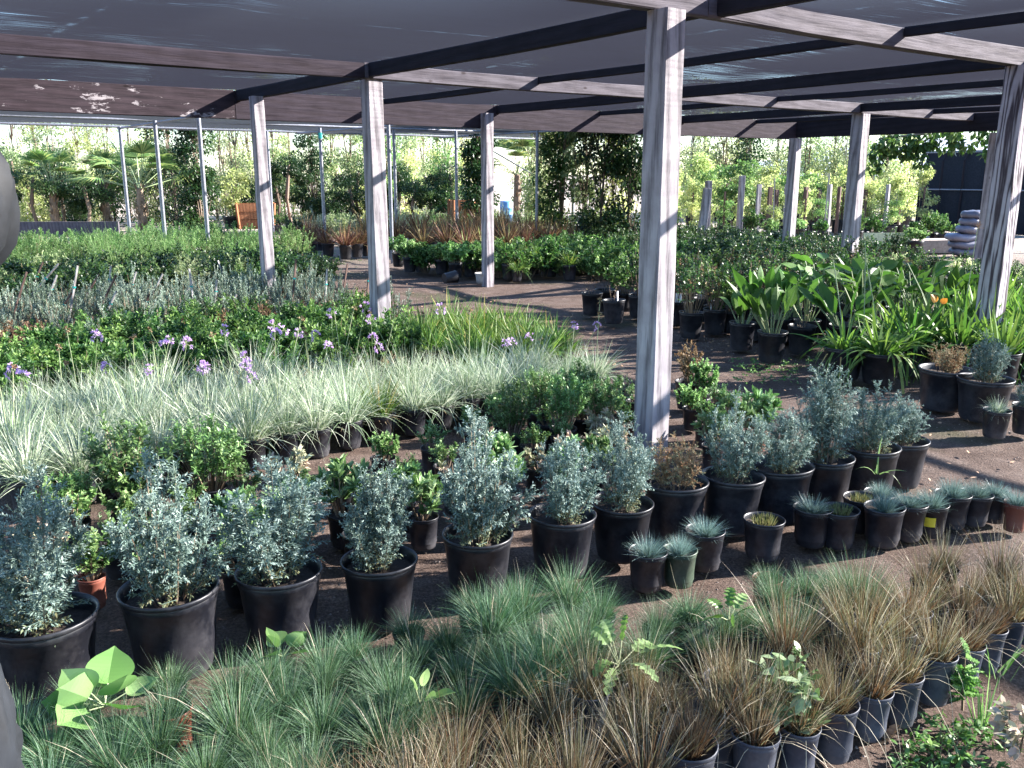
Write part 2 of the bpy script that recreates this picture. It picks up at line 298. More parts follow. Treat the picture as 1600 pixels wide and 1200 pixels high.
# ------------------------------------------------------------------ mesh builder
class MB:
    def __init__(s): s.v = []; s.f3 = []; s.f4 = []; s.m3 = []; s.m4 = []; s.t = []; s.n = 0; s.mats = []; s.flat = True
    def mi(s, mat):
        if mat not in s.mats: s.mats.append(mat)
        return s.mats.index(mat)
    def add(s, verts, faces, mat, tint=0.5):
        verts = np.asarray(verts, float).reshape(-1, 3); k = len(verts); mi = s.mi(mat)
        s.v.append(verts); s.t.append(np.broadcast_to(np.asarray(tint, float), (k,)).copy() if np.ndim(tint) == 0 else np.asarray(tint, float).reshape(-1))
        fa = np.asarray(faces, int) + s.n; s.n += k
        (s.f3 if fa.shape[1] == 3 else s.f4).append(fa); (s.m3 if fa.shape[1] == 3 else s.m4).append(np.full(len(fa), mi))
    def mesh(s, name, smooth=False):
        me = bpy.data.meshes.new(name)
        v = np.concatenate(s.v) if s.v else np.zeros((0, 3))
        f3 = np.concatenate(s.f3) if s.f3 else np.zeros((0, 3), int); f4 = np.concatenate(s.f4) if s.f4 else np.zeros((0, 4), int)
        me.vertices.add(len(v)); me.vertices.foreach_set('co', v.astype(np.float32).ravel())
        nl = f3.size + f4.size; me.loops.add(nl)
        me.loops.foreach_set('vertex_index', np.concatenate([f3.ravel(), f4.ravel()]).astype(np.int32))
        me.polygons.add(len(f3)+len(f4))
        st = np.concatenate([np.arange(len(f3))*3, f3.size+np.arange(len(f4))*4]).astype(np.int32)
        me.polygons.foreach_set('loop_start', st)
        me.polygons.foreach_set('loop_total', np.concatenate([np.full(len(f3), 3), np.full(len(f4), 4)]).astype(np.int32))
        mi = np.concatenate(([np.concatenate(s.m3)] if s.m3 else [])+([np.concatenate(s.m4)] if s.m4 else [])).astype(np.int32)
        me.polygons.foreach_set('material_index', mi)
        me.polygons.foreach_set('use_smooth', np.full(len(mi), smooth))
        a = me.attributes.new('tint', 'FLOAT', 'POINT'); a.data.foreach_set('value', np.concatenate(s.t).astype(np.float32))
        for m in s.mats: me.materials.append(MATS[m])
        me.update(calc_edges=True); me.validate(); return me
    # --- primitives
    def box(s, c, size, mat, rz=0.0, tilt=None, tint=.5):
        x, y, z = [q/2 for q in size]
        vs = np.array([[-x, -y, -z], [x, -y, -z], [x, y, -z], [-x, y, -z], [-x, -y, z], [x, -y, z], [x, y, z], [-x, y, z]])
        if tilt is not None: vs = vs @ np.asarray(tilt).T
        if rz: cr, sr = cos(rz), sin(rz); vs = vs @ np.array([[cr, -sr, 0], [sr, cr, 0], [0, 0, 1]]).T
        s.add(vs+np.asarray(c), [[0, 3, 2, 1], [4, 5, 6, 7], [0, 1, 5, 4], [1, 2, 6, 5], [2, 3, 7, 6], [3, 0, 4, 7]], mat, tint)
    def lathe(s, prof, mat, seg=28, dent=None, c=(0, 0, 0)):
        a = np.arange(seg)*2*pi/seg; vs = []
        for r, z in prof:
            rr = np.full(seg, r)
            if dent is not None: rr = rr*(1+dent[0]*np.cos(2*(a-dent[1]))*(z/dent[2])+dent[3]*np.cos(3*a+z*20))
            vs.append(np.stack([rr*np.cos(a), rr*np.sin(a), np.full(seg, z)], 1))
        vs = np.concatenate(vs)+np.asarray(c); k = len(prof)
        i = np.arange(seg); j = (i+1) % seg; fs = []
        for q in range(k-1): fs.append(np.stack([q*seg+i, q*seg+j, (q+1)*seg+j, (q+1)*seg+i], 1))
        s.add(vs, np.concatenate(fs), mat)
    def tubes(s, A, B, r0, r1, mat, sides=4, tint=.5):
        A = np.atleast_2d(A).astype(float); B = np.atleast_2d(B).astype(float); n = len(A)
        d = B-A; L = np.linalg.norm(d, axis=1, keepdims=True)+1e-9; d = d/L
        up = np.where(np.abs(d[:, 2:3]) > .9, np.array([[1., 0, 0]]), np.array([[0, 0, 1.]]))
        x = np.cross(d, up); x /= np.linalg.norm(x, axis=1, keepdims=True)+1e-9; y = np.cross(d, x)
        r0 = np.broadcast_to(np.asarray(r0, float), (n,)); r1 = np.broadcast_to(np.asarray(r1, float), (n,))
        a = np.arange(sides)*2*pi/sides; ca, sa = np.cos(a)[None, :, None], np.sin(a)[None, :, None]
        ring = ca*x[:, None, :]+sa*y[:, None, :]
        vs = np.concatenate([A[:, None, :]+ring*r0[:, None, None], B[:, None, :]+ring*r1[:, None, None]], 1).reshape(-1, 3)
        i = np.arange(sides); j = (i+1) % sides; f = np.stack([i, j, sides+j, sides+i], 1)
        fs = (f[None]+(np.arange(n)*2*sides)[:, None, None]).reshape(-1, 4)
        tt = np.repeat(np.broadcast_to(np.asarray(tint, float), (n,)), 2*sides); s.add(vs, fs, mat, tt)
    def ribbons(s, P, D, L, Wd, prof, mat, tint=.5, droop=0.0, across=2, fold=0.0, side=None, tipshade=0.0, curl=None):
        """leaves and blades: rows along the length, width from prof, bending down by droop"""
        P = np.atleast_2d(P).astype(float); n = len(P); D = np.broadcast_to(np.atleast_2d(D), (n, 3)).astype(float)
        D = D/(np.linalg.norm(D, axis=1, keepdims=True)+1e-9)
        L = np.broadcast_to(np.asarray(L, float), (n,)); Wd = np.broadcast_to(np.asarray(Wd, float), (n,)); dr = np.broadcast_to(np.asarray(droop, float), (n,))
        tint = np.broadcast_to(np.asarray(tint, float), (n,))
        if side is None:
            rv = R.normal(size=(n, 3)); rv[:, 2] *= .4; side = np.cross(D, np.array([[0, 0, 1.]])+rv*.5)
        side = side/(np.linalg.norm(side, axis=1, keepdims=True)+1e-9); nrm = np.cross(side, D)
        k = len(prof); ts = np.linspace(0, 1, k); rows = []
        for t, w in zip(ts, prof):
            c = P+D*(L*t)[:, None]; c[:, 2] -= dr*L*t*t
            if curl is not None: c += curl*(t*t)
            h = (Wd*w*.5)[:, None]*side
            if across == 2: rows += [c-h, c+h]
            else: rows += [c-h, c-nrm*(Wd*w*fold)[:, None], c+h]
        vs = np.stack(rows, 1); m = vs.shape[1]; fs = []
        for q in range(k-1):
            for b in range(across-1):
                o = q*across+b; fs.append([o, o+1, o+across+1, o+across])
        fs = (np.array(fs)[None]+(np.arange(n)*m)[:, None, None]).reshape(-1, 4)
        tv = np.repeat(tint[:, None], m, 1)+tipshade*np.repeat(ts, across)[None, :]
        s.add(vs.reshape(-1, 3), fs, mat, np.clip(tv, 0, 1).ravel())

LEAF = [.12, 1, .85, .05]; BLADE = [1, .9, .6, .04]; OVAL = [.25, .85, 1, .7, .05]; DIAM = [.08, 1, .04]
def unit(a): return a/(np.linalg.norm(a, axis=-1, keepdims=True)+1e-9)
def rdir(n, up=0.0):
    d = R.normal(size=(n, 3)); d = unit(d); d[:, 2] += up; return unit(d)

# ------------------------------------------------------------------ foliage forms (all stand on z = 0)
def tuft(mb, n, r0, L, Wd, spread, droop, mat, lo=.15, hi=1.0, segs=4, tip=.15, stray=.0, straymat=None):
    a = R.uniform(0, 2*pi, n); q = np.sqrt(R.uniform(0, 1, n)); P = np.stack([r0*q*np.cos(a), r0*q*np.sin(a), np.zeros(n)], 1)
    a2 = a+R.normal(0, .5, n); th = spread*(.15+.85*q)*R.uniform(.5, 1.25, n)
    D = np.stack([np.sin(th)*np.cos(a2), np.sin(th)*np.sin(a2), np.cos(th)], 1)
    Ls = L*R.uniform(.55, 1.1, n); t = R.uniform(lo, hi, n); pr = list(np.interp(np.linspace(0, 1, segs), np.linspace(0, 1, 4), BLADE))
    cu = np.stack([R.normal(0, .06, n), R.normal(0, .06, n), np.zeros(n)], 1)*Ls[:, None]
    mb.ribbons(P, D, Ls, Wd*R.uniform(.7, 1.2, n), pr, mat, t, droop*R.uniform(.2, 1.4, n)*(.3+th), tipshade=tip, curl=cu)
def stemmed(mb, nst, h, rad, ntw, twl, nlf, LL, LW, mat, prof=DIAM, up=.6, low=.25, hi=1.0, z0=0.0, stem_r=.003, ang=.8, fold=.1, lo=0.0, across=2, base_r=.03, stems=True, bald=0.0, droop=.1, inner=None, hv=(.72, 1.08)):
    """stems fan out to an uneven ellipsoid, carry twigs, and twigs carry leaves in a spiral"""
    a = R.uniform(0, 2*pi, nst); q = np.sqrt(R.uniform(0.02, 1, nst)); hh = h*(1-.35*q**2)*R.uniform(*hv, nst)
    b = np.stack([base_r*q*np.cos(a), base_r*q*np.sin(a), np.full(nst, z0)], 1)
    e = np.stack([rad*q*np.cos(a)*R.uniform(.8, 1.15, nst), rad*q*np.sin(a)*R.uniform(.8, 1.15, nst), z0+hh], 1)
    mid = (b+e)/2; mid[:, 2] -= .0; mid[:, :2] *= 1.15
    def bez(i, t): t = t[:, None]; return (1-t)**2*b[i]+2*t*(1-t)*mid[i]+t*t*e[i]
    if stems:
        ts = np.linspace(0, 1, 4); ii = np.arange(nst)
        for q0, q1 in zip(ts[:-1], ts[1:]):
            mb.tubes(bez(ii, np.full(nst, q0)), bez(ii, np.full(nst, q1)), stem_r*(1-.7*q0), stem_r*(1-.7*q1), 'stem', 3, R.uniform(0, 1, nst))
    i = R.integers(0, nst, ntw) if ntw != nst else np.arange(nst)
    t = low+(hi-low)*R.uniform(0, 1, ntw)**.8; tb = bez(i, t); tdir = unit(unit(e[i]-b[i])*up+rdir(ntw, .25)*(1-up)*1.6)
    tl = twl*R.uniform(.6, 1.2, ntw); tt = R.uniform(lo, 1, ntw)
    if stems: mb.tubes(tb, tb+tdir*tl[:, None], stem_r*.4, stem_r*.2, mat, 3, tt*.6)
    j = np.repeat(np.arange(ntw), nlf); m = len(j); s_ = np.tile((np.arange(nlf)+.5)/nlf, ntw)
    P = tb[j]+tdir[j]*(tl[j]*s_)[:, None]
    az = s_*nlf*2.4+R.uniform(0, 6.28, ntw)[j]; xx = np.cross(tdir[j], rdir(m)); xx = unit(xx); yy = np.cross(tdir[j], xx)
    D = unit(tdir[j]*(cos(ang))+ (np.cos(az)[:, None]*xx+np.sin(az)[:, None]*yy)*sin(ang))
    tin = np.clip(tt[j]+R.normal(0, .12, m)+(s_-.5)*.2, 0, 1)
    if inner is not None: # withered leaves low down in the plant
        tin = np.where(P[:, 2]-z0 < inner*h*R.uniform(.3, 1.3, m), tin*.15, tin)
    mb.ribbons(P, D, LL*R.uniform(.65, 1.15, m), LW*R.uniform(.8, 1.1, m), prof, mat, tin, droop, across, fold)
def clumps(mb, C, rad, n, LL, LW, mat, prof=DIAM, lo=0, hi=1, flat=.8, droopy=0.0):
    C = np.atleast_2d(C); k = len(C); i = R.integers(0, k, n); rad = np.broadcast_to(np.asarray(rad, float), (k,))
    d = rdir(n); q = R.uniform(.25, 1, n)**.5; P = C[i]+d*np.array([1, 1, flat])*(rad[i]*q*R.uniform(.8, 1.15, n))[:, None]
    D = unit(d*.6+rdir(n)*.8+np.array([0, 0, -droopy])); base = R.uniform(lo, hi, k)
    mb.ribbons(P, D, LL*R.uniform(.6, 1.2, n), LW*R.uniform(.7, 1.2, n), prof, mat, np.clip(base[i]*.6+R.uniform(0, .5, n)*(hi-lo), 0, 1), .15)

# ------------------------------------------------------------------ objects
def obj(name, me, parent=None, loc=None, rz=0.0, sc=1.0):
    o = bpy.data.objects.new(name, me); COL.objects.link(o)
    if parent is not None: o.parent = parent
    if loc is not None: o.location = loc
    if rz: o.rotation_euler = (0, 0, rz)
    if sc != 1.0: o.scale = (sc, sc, sc) if np.ndim(sc) == 0 else sc
    return o
def tag(o, label=None, cat=None, group=None, kind=None):
    if label: o['label'] = label
    if cat: o['category'] = cat
    if group: o['group'] = group
    if kind or cat: o['kind'] = kind or 'thing'
    return o
def empty(name, label, cat, loc=(0, 0, 0), rz=0.0, group=None, sc=1.0):
    o = obj(name, None, None, loc, rz, sc); o.empty_display_size = .1; return tag(o, label, cat, group)

def pot_mesh(r, h, mat, seed=0, seg=30, taper=.80, dent=.012, soil=.86):
    mb = MB(); t = lambda z: r*(taper+(1-taper)*z/h)*.955
    pr = [(0.001, 0.002), (t(0)*.93, 0.002), (t(0)*.97, .006*h/.27), (t(0), .02*h/.27), (t(.12*h), .12*h), (t(.45*h), .45*h), (t(.8*h), .80*h), (t(.8*h)*1.012, .805*h),
          (t(.86*h)*1.012, .86*h), (t(.865*h)*1.03, .868*h), (t(.93*h)*1.03, .935*h), (t(.94*h)*1.02, .94*h), (r*1.0, .945*h), (r*1.012, .965*h), (r*1.01, .99*h), (r*.99, h), (r*.965, .995*h),
          (t(.9*h)*.98, .95*h), (t(.5*h)*.97, .5*h), (t(0.1)*.96, .2*h)]
    g = np.random.default_rng(seed)
    mb.lathe(pr, mat, seg, (dent*g.uniform(.3, 1.6), g.uniform(0, 6), h, dent*.3)); return mb.mesh('pot', True)
def soil_mesh(r, h, lvl=.84, taper=.8):
    mb = MB(); rr = r*(taper+(1-taper)*lvl)*.93; seg = 20; a = np.arange(seg)*2*pi/seg
    vs = [[0, 0, h*lvl+.008]]; 
    for q in (.5, 1): vs += [[rr*q*cos(x), rr*q*sin(x), h*lvl+R.uniform(-.004, .006)] for x in a]
    f3 = [[0, 1+i, 1+(i+1) % seg] for i in range(seg)]; f4 = [[1+i, 1+seg+i, 1+seg+(i+1) % seg, 1+(i+1) % seg] for i in range(seg)]
    mb.add(vs, f3, 'soil'); mb.f4.append(np.array(f4)); mb.m4.append(np.zeros(len(f4), int))
    return mb.mesh('soil', True)
POTS = {}
def pot_kind(key, r, h, mat, nvar=2, **kw): POTS[key] = dict(r=r, h=h, pots=[pot_mesh(r, h, mat, k+3, **kw) for k in range(nvar)], soil=soil_mesh(r, h))
pot_kind('big', .145, .27, 'black_plastic', 4, dent=.02)
pot_kind('gallon', .083, .17, 'black_plastic', 3)
pot_kind('grey', .061, .17, 'grey_plastic', 3, taper=.76)
pot_kind('small', .056, .125, 'black_plastic', 2, seg=20)
pot_kind('red', .060, .15, 'red_plastic', 1); pot_kind('green', .080, .17, 'green_plastic', 1)
pot_kind('tub', .21, .34, 'black_plastic', 2)
pot_kind('mid', .115, .24, 'black_plastic', 3)

def potted(name, label, cat, x, y, pot, fol, group=None, sc=1.0, rz=None, part='foliage', extra=None, folsc=1.0, tilt=0.0, sink=None, z=0.0):
    """one potted plant: Empty at the base, pot + soil + foliage as parts"""
    k = POTS[pot]; rz = R.uniform(0, 2*pi) if rz is None else rz
    root = empty(name, label, cat, (x, y, z), rz, group, sc)
    if tilt: root.rotation_euler = (R.normal(0, tilt), R.normal(0, tilt), rz)
    else: root.rotation_euler = (R.normal(0, .012), R.normal(0, .012), rz)
    obj('pot', k['pots'][R.integers(len(k['pots']))], root)
    obj('soil', k['soil'], root)
    if fol is not None: obj(part, fol, root, (0, 0, k['h']*.84), 0, (folsc*R.uniform(.86, 1.14), folsc*R.uniform(.86, 1.14), folsc*R.uniform(.86, 1.16)))
    if extra is not None: obj(extra[0], extra[1], root, (0, 0, k['h']*.84))
    return root
def pick(l): return l[R.integers(len(l))]

# ------------------------------------------------------------------ setting: ground, hills
mb = MB(); g = np.concatenate([np.linspace(-900, -40, 6), np.linspace(-30, 30, 61), np.linspace(40, 900, 6)]); gx, gy = np.meshgrid(g, g, indexing='ij')
gy = gy+10; gz = .018*np.sin(gx*1.7+gy*.9)+.014*np.sin(gx*.6-gy*2.3+1)+.010*np.sin(gx*4.1+1.3*gy); gz = np.where((abs(gx) < 31) & (abs(gy-10) < 31), gz-.03, -.03)
n_ = len(g); idx = np.arange(n_*n_).reshape(n_, n_)
mb.add(np.stack([gx, gy, gz], -1).reshape(-1, 3), np.stack([idx[:-1, :-1], idx[1:, :-1], idx[1:, 1:], idx[:-1, 1:]], -1).reshape(-1, 4), 'ground')
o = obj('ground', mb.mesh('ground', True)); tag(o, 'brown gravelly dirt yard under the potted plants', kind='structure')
mb = MB(); a = np.linspace(radians(20), radians(120), 50); hz = -1+(34+7*np.sin(a*5)+4*np.sin(a*11+1))*np.clip((radians(80)-a)*4, 0, 1)
b0 = np.stack([700*np.cos(a), 700*np.sin(a), np.full(50, -2)], 1); b1 = np.stack([880*np.cos(a), 880*np.sin(a), hz], 1); b2 = np.stack([1200*np.cos(a), 1200*np.sin(a), hz*0-2], 1)
i = np.arange(49); vs = np.concatenate([b0, b1, b2]); mb.add(vs, np.concatenate([np.stack([i+1, i, 50+i, 51+i], 1), np.stack([51+i, 50+i, 100+i, 101+i], 1)]), 'hill')
tag(obj('hills', mb.mesh('hills', True)), 'pale hazy hill beyond the nursery trees', kind='structure')
# gravel and litter on the path: nobody could count it
mb = MB(); n = 9000; uu = R.uniform(4.3, 7.2, n); vv = R.uniform(.2, 14, n)**1.0; x = uu*U[0]+vv*V[0]; y = uu*U[1]+vv*V[1]
k = n//3; x[:k] = R.uniform(-2.2, 3, k); y[:k] = R.uniform(2, 5, k)
s = R.uniform(.003, .008, n); P = np.stack([x, y, np.full(n, -.03)+.018*np.sin(x*1.7+y*.9)+.014*np.sin(x*.6-y*2.3+1)+.010*np.sin(x*4.1+1.3*y)+.001], 1)
oc = np.array([[1, 0, 0], [0, 1, 0], [-1, 0, 0], [0, -1, 0], [0, 0, .7]]); rr = R.uniform(.6, 1.3, (n, 5, 1)); vs = P[:, None]+oc[None]*s[:, None, None]*rr
f = np.array([[0, 1, 4], [1, 2, 4], [2, 3, 4], [3, 0, 4]]); mb.add(vs.reshape(-1, 3), (f[None]+(np.arange(n)*5)[:, None, None]).reshape(-1, 3), 'pebble')
n = 900; x = x[-n:]; y = y[-n:]; mb.ribbons(np.stack([x, y, np.full(n, .004)], 1), rdir(n)*np.array([1, 1, .15]), R.uniform(.02, .05, n), R.uniform(.006, .02, n), LEAF, 'dry_leaf')
tag(obj('gravel', mb.mesh('gravel')), 'loose grit and dry leaf litter scattered on the dirt path', kind='stuff')

# ------------------------------------------------------------------ the timber shade house
SH = empty('shade_house', 'timber shade house with dark net roof on weathered square posts', 'shade structure', (0, 0, 0))
def upright(x, y, w, h, mat, d=None, rz=ROT_U, lean=(0, 0)):
    """square post with slightly rounded, uneven arrises"""
    mb = MB(); d = d or w; c = .008; ns = 14; zs = np.linspace(-.05, h, ns); prof = []
    pts = [(w/2-c, -d/2), (w/2, -d/2+c), (w/2, d/2-c), (w/2-c, d/2), (-w/2+c, d/2), (-w/2, d/2-c), (-w/2, -d/2+c), (-w/2+c, -d/2)]
    vs = []
    for z in zs:
        for p, q in pts: vs.append([p+R.normal(0, .0012), q+R.normal(0, .0012), z])
    fs = []
    for k in range(ns-1):
        for i in range(8): fs.append([k*8+i, k*8+(i+1) % 8, (k+1)*8+(i+1) % 8, (k+1)*8+i])
    top = (ns-1)*8; fs += [[top, top+1, top+2, top+3], [top+3, top+4, top+7, top], [top+4, top+5, top+6, top+7]]
    mb.add(vs, fs, mat); o = obj('post', mb.mesh('post'), SH, (x, y, 0)); o.rotation_euler = (lean[0], lean[1], rz); return o
def beam(u0, v0, u1, v1, z0, z1, w, mat, name='beam', sag=0.0):
    """a board between two layout points; local Z runs along it so the grain does"""
    a, b = Vector((*W(u0, v0), (z0+z1)/2)), Vector((*W(u1, v1), (z0+z1)/2)); L = (b-a).length; mb = MB(); ns = max(4, int(L/.7)); h = z1-z0; c = .006
    zs = np.linspace(-L/2, L/2, ns); pts = [(-w/2+c, -h/2), (w/2-c, -h/2), (w/2, -h/2+c), (w/2, h/2-c), (w/2-c, h/2), (-w/2+c, h/2), (-w/2, h/2-c), (-w/2, -h/2+c)]
    vs = [[p+R.normal(0, .0012), q-sag*sin(pi*(z/L+.5))+R.normal(0, .003), z] for z in zs for p, q in pts]; fs = []
    for k in range(ns-1):
        for i in range(8): fs.append([k*8+i, (k+1)*8+i, (k+1)*8+(i+1) % 8, k*8+(i+1) % 8])
    for s_, t in ((0, 1), ((ns-1)*8, -1)):
        q = [[s_, s_+1, s_+2, s_+3], [s_+3, s_+4, s_+7, s_], [s_+4, s_+5, s_+6, s_+7]]; fs += [x[::t] for x in q]
    mb.add(vs, fs, mat); o = obj(name, mb.mesh(name), SH); o.location = (a+b)/2
    zax = (b-a).normalized(); yax = Vector((0, 0, 1)); xax = yax.cross(zax)
    from mathutils import Matrix
    o.rotation_euler = Matrix((xax, yax, zax)).transposed().to_euler(); return o
TOPZ = 2.645
posts = [(*at(1016, 712), .152, 2.5, 'weathered_white'), (4.13, 7.57, .178, 2.5, 'old_white_paint'), (-1.30, 8.68, .155, 2.5, 'weathered_white'),
         (5.12, 13.5, .19, 2.5, 'weathered_white'), (8.17, 15.46, .17, 2.32, 'weathered_white'), (-2.92, 10.6, .13, 2.51, 'weathered_white'),
         (-.37, 13.5, .14, 2.51, 'weathered_white'), (5.45, 17.6, .18, 2.31, 'weathered_white'), (*W(8.2, 7.72), .14, 2.5, 'weathered_white'), (*W(11.4, 10.95), .14, 2.51, 'weathered_white'),
         (*W(11.4, 3.5), .15, 2.5, 'weathered_white'), (*W(15.4, 3.5), .15, 2.32, 'weathered_white'), (*W(.1, 3.6), .15, 2.5, 'weathered_white'), (*W(.2, 7.7), .15, 2.5, 'weathered_white'),
         (*W(.1, 10.6), .15, 2.51, 'weathered_white')]
for k, (x, y, w, h, m_) in enumerate(posts[:10]): upright(x, y, w, h, m_, lean=(0, R.normal(0, .003)))
upright(*posts[10][:4], posts[10][4])
V1, V2, V3 = 3.60, 7.66, 10.98
for v_, m_ in ((V1, 'grey_beam'), (V2, 'brown_beam')):
    for a_, b_ in ((-6, -2), (-2, .1), (.1, 4.05), (4.05, 8.0), (8.0, 12.1), (12.1, 15.36)):
        mm = m_ if (v_ <= V1 or b_ < 5) else 'grey_beam'
        beam(a_+.003, v_, b_-.003, v_, 2.503, 2.64, .09, mm, sag=.012)
for a_, b_ in ((-6, .1), (.1, 4.1), (4.1, 8.0), (8.0, 11.5), (11.5, 15.36)):
    beam(a_+.004, V3+.12, b_-.004, V3+.12, 2.30, 2.64, .05, 'peeling_beam' if b_ < 5 else 'brown_beam', sag=.0)
beam(15.4, -3.0, 15.4, V3+.2, 2.335, 2.645, .05, 'dark_batten')          # the end rail seen from inside
for k, u_ in enumerate(np.arange(4, 15.0, 2.0)):
    main = abs((u_ % 4)) < .1; uu = u_+.1
    for v0_, v1_ in ((-3.0, V1-.05), (V1+.05, V2-.05), (V2+.05, V3+.09)):
        beam(uu+R.normal(0, .03), v0_, uu+R.normal(0, .03), v1_, 2.515 if main else 2.565, 2.635, .07 if main else .038, 'dark_batten', 'batten', sag=.01)
# net roof: sheets between the battens, slightly slack
def cloth(name, u0, u1, v0, v1, z, mat, slack, pitch, nu, nv, parent, ledge=0.0):
    uu, vv = np.meshgrid(np.linspace(u0, u1, nu), np.linspace(v0, v1, nv), indexing='ij')
    zz = z-slack*np.abs(np.sin((uu-.1)*pi/pitch))*(.6+.4*np.sin(vv*1.3+uu*.7))+.012*np.sin(vv*2.9+uu*1.7)*0
    zz = zz-slack*.5*np.abs(np.sin((vv-V1)*pi/4.06)); zz[:, 0] -= ledge; zz[:, -1] -= ledge
    idx = np.arange(nu*nv).reshape(nu, nv); mb = MB()
    mb.add(np.stack([uu, vv, zz], -1).reshape(-1, 3), np.stack([idx[:-1, :-1], idx[1:, :-1], idx[1:, 1:], idx[:-1, 1:]], -1).reshape(-1, 4), mat)
    o = obj(name, mb.mesh(name, True), parent); o.rotation_euler = (0, 0, ROT_U); return o
cloth('shade_cloth', -6, 15.45, -3.0, V3+.15, TOPZ+.01, 'shade_cloth', .03, 2.0, 216, 90, SH)  # near end runs on unseen behind the camera to dim light on front faces

# ------------------------------------------------------------------ the lower pipe shade house behind
PH = empty('pipe_shade_house', 'low shade house of galvanised pipes under pale net cloth behind the timber one', 'shade structure')
def pipe(a, b, r, name='pipe_post', mat='pipe'):
    mb = MB(); mb.tubes(np.array([a]), np.array([b]), r, r, mat, 10); return obj(name, mb.mesh(name, True), PH)
PP = [(188, 19.1), (243, 16.9), (311, 15.75), (415, 21.2), (497, 19.6), (603, 17.2), (611, 20.5), (707, 21), (833, 20.5), (890, 22.0)]
for px, D in PP:
    pxx = px+6; x = colx(pxx, D); pipe((x, D, -.05), (x, D, 2.6), .036)
for v_ in (11.6, 14.6, 17.6, 20.4): pipe((*W(-3, v_), 2.61), (*W(17, v_), 2.61), .026, 'rail')
for u_ in (.5, 5.0, 9.0, 13.0, 17.0): pipe((*W(u_, 11.6), 2.57), (*W(u_, 20.4), 2.57), .022, 'rail')
pipe((*W(14, 20.2), 2.5), (*W(16.9, 17.6), .3), .02, 'brace')
cloth('shade_cloth', -3.2, 17.1, 11.4, 20.5, 2.66, 'pale_shade_cloth', .05, 4.0, 100, 50, PH, .05)
mb = MB(); x, y = colx(503, 19.6), 19.6; mb.tubes([[x, y, 2.38]], [[x, y, 2.5]], .045, .045, 'teal_tape', 8); obj('tape', mb.mesh('tape'), PH)

# ------------------------------------------------------------------ plant forms
def mk(nv, fn, smooth=False):
    out = []
    for k in range(nv):
        mb = MB(); fn(mb, k); out.append(mb.mesh('foliage', smooth))
    return out
F_fescue = mk(6, lambda mb, k: (tuft(mb, 640, .04, .19+.012*k, .0018, 1.0, .3, 'fescue', .15, 1.0, 5, .12), tuft(mb, 60, .03, .09, .003, 1.1, .2, 'fescue', 0, .15), tuft(mb, 6+k, .03, .30, .0022, .7, .5, 'sedge', .85, 1)))
F_bfescue = mk(3, lambda mb, k: (tuft(mb, 560, .028, .125, .0018, 1.05, .15, 'blue_fescue', .4, 1), tuft(mb, 60, .03, .06, .003, 1.1, .2, 'blue_fescue', 0, .15)))
F_stubble = mk(2, lambda mb, k: tuft(mb, 170, .04, .045, .004, .5, .1, 'fescue', 0, .1))
F_sedge = mk(6, lambda mb, k: (tuft(mb, 200, .035, .275, .0019, .60, .35, 'sedge', 0, .95, 5), tuft(mb, 110, .035, .12, .0024, .5, .2, 'sedge', 0, .35), tuft(mb, 14, .03, .36, .0020, 1.0, 1.1, 'sedge', .85, 1, 7)))
F_sedge_short = mk(2, lambda mb, k: tuft(mb, 300, .035, .15, .003, .5, .2, 'sedge', 0, .5))
F_tulb = mk(6, lambda mb, k: (tuft(mb, 340, .05, .36+.015*k, .0040, .82, .6, 'variegated', .0, 1, 6), tuft(mb, 45, .06, .27, .0046, 1.2, .45, 'variegated', 0, .9, 6), tuft(mb, 30, .05, .08, .006, 1.2, .3, 'rust_leaf', .3, 1)))
F_tulb_green = mk(1, lambda mb, k: (tuft(mb, 170, .05, .32, .0062, .7, .5, 'strap_green', .3, .95, 5), tuft(mb, 60, .06, .09, .01, 1.2, .5, 'rust_leaf', .5, 1)))
F_liriope = mk(3, lambda mb, k: tuft(mb, 190, .07, .42, .009, .85, .65, 'strap_green', .1, .9, 6))
F_agap = mk(4, lambda mb, k: (tuft(mb, 85, .09, .42, .026, 1.05, .75, 'strap_green', .2, .80, 7), tuft(mb, 8, .1, .34, .02, 1.9, 1.4, 'strap_green', .5, 1, 7)))
F_agap_up = mk(3, lambda mb, k: tuft(mb, 46, .08, .42, .036, .7, .35, 'strap_green', .3, .80, 7))
F_phorm = mk(3, lambda mb, k: (tuft(mb, 80, .06, .62, .02, .95, .25, 'burgundy', .1, 1, 5), tuft(mb, 30, .06, .5, .02, 1.0, .4, 'yellow_green' if k == 1 else 'burgundy', .3, .9, 5)))
F_reed = mk(2, lambda mb, k: tuft(mb, 70, .08, 1.0, .007, .28, .15, 'bright_green', .2, .8, 5))
def artem(mb, k, mat='silver_filigree', h=.33, rad=.16, n=600, inner=.22):
    stemmed(mb, 21, h, rad, int(n*1.45), .048, 18, .0125, .0038, mat, DIAM, .55, .04, 1.0, 0, .0028, .85, .1, .36, 2, .05, True, 0, .1, inner, (.65, 1.15))
def artem2(mb, k):    # two or three leaders, taller and gappier
    artem(mb, k, h=.30+.02*k, rad=.135, n=420)
    for q in range(1+k % 3): stemmed(mb, 5, .42+.03*q, .07, 140, .048, 17, .0125, .0038, 'silver_filigree', DIAM, .6, .3, 1, 0, .003, .85, .1, .36)
F_artem = mk(4, lambda mb, k: artem(mb, k)); F_artem2 = mk(4, artem2)
F_dry = mk(2, lambda mb, k: artem(mb, k, 'dry_filigree', .27, .13, 260, None))
F_finger = mk(3, lambda mb, k: stemmed(mb, 44, .36, .17, 190, .08, 16, .030, .0085, 'finger_succulent', LEAF, .75, .2, 1, 0, .004, .95, .15, .1, 2, .05))
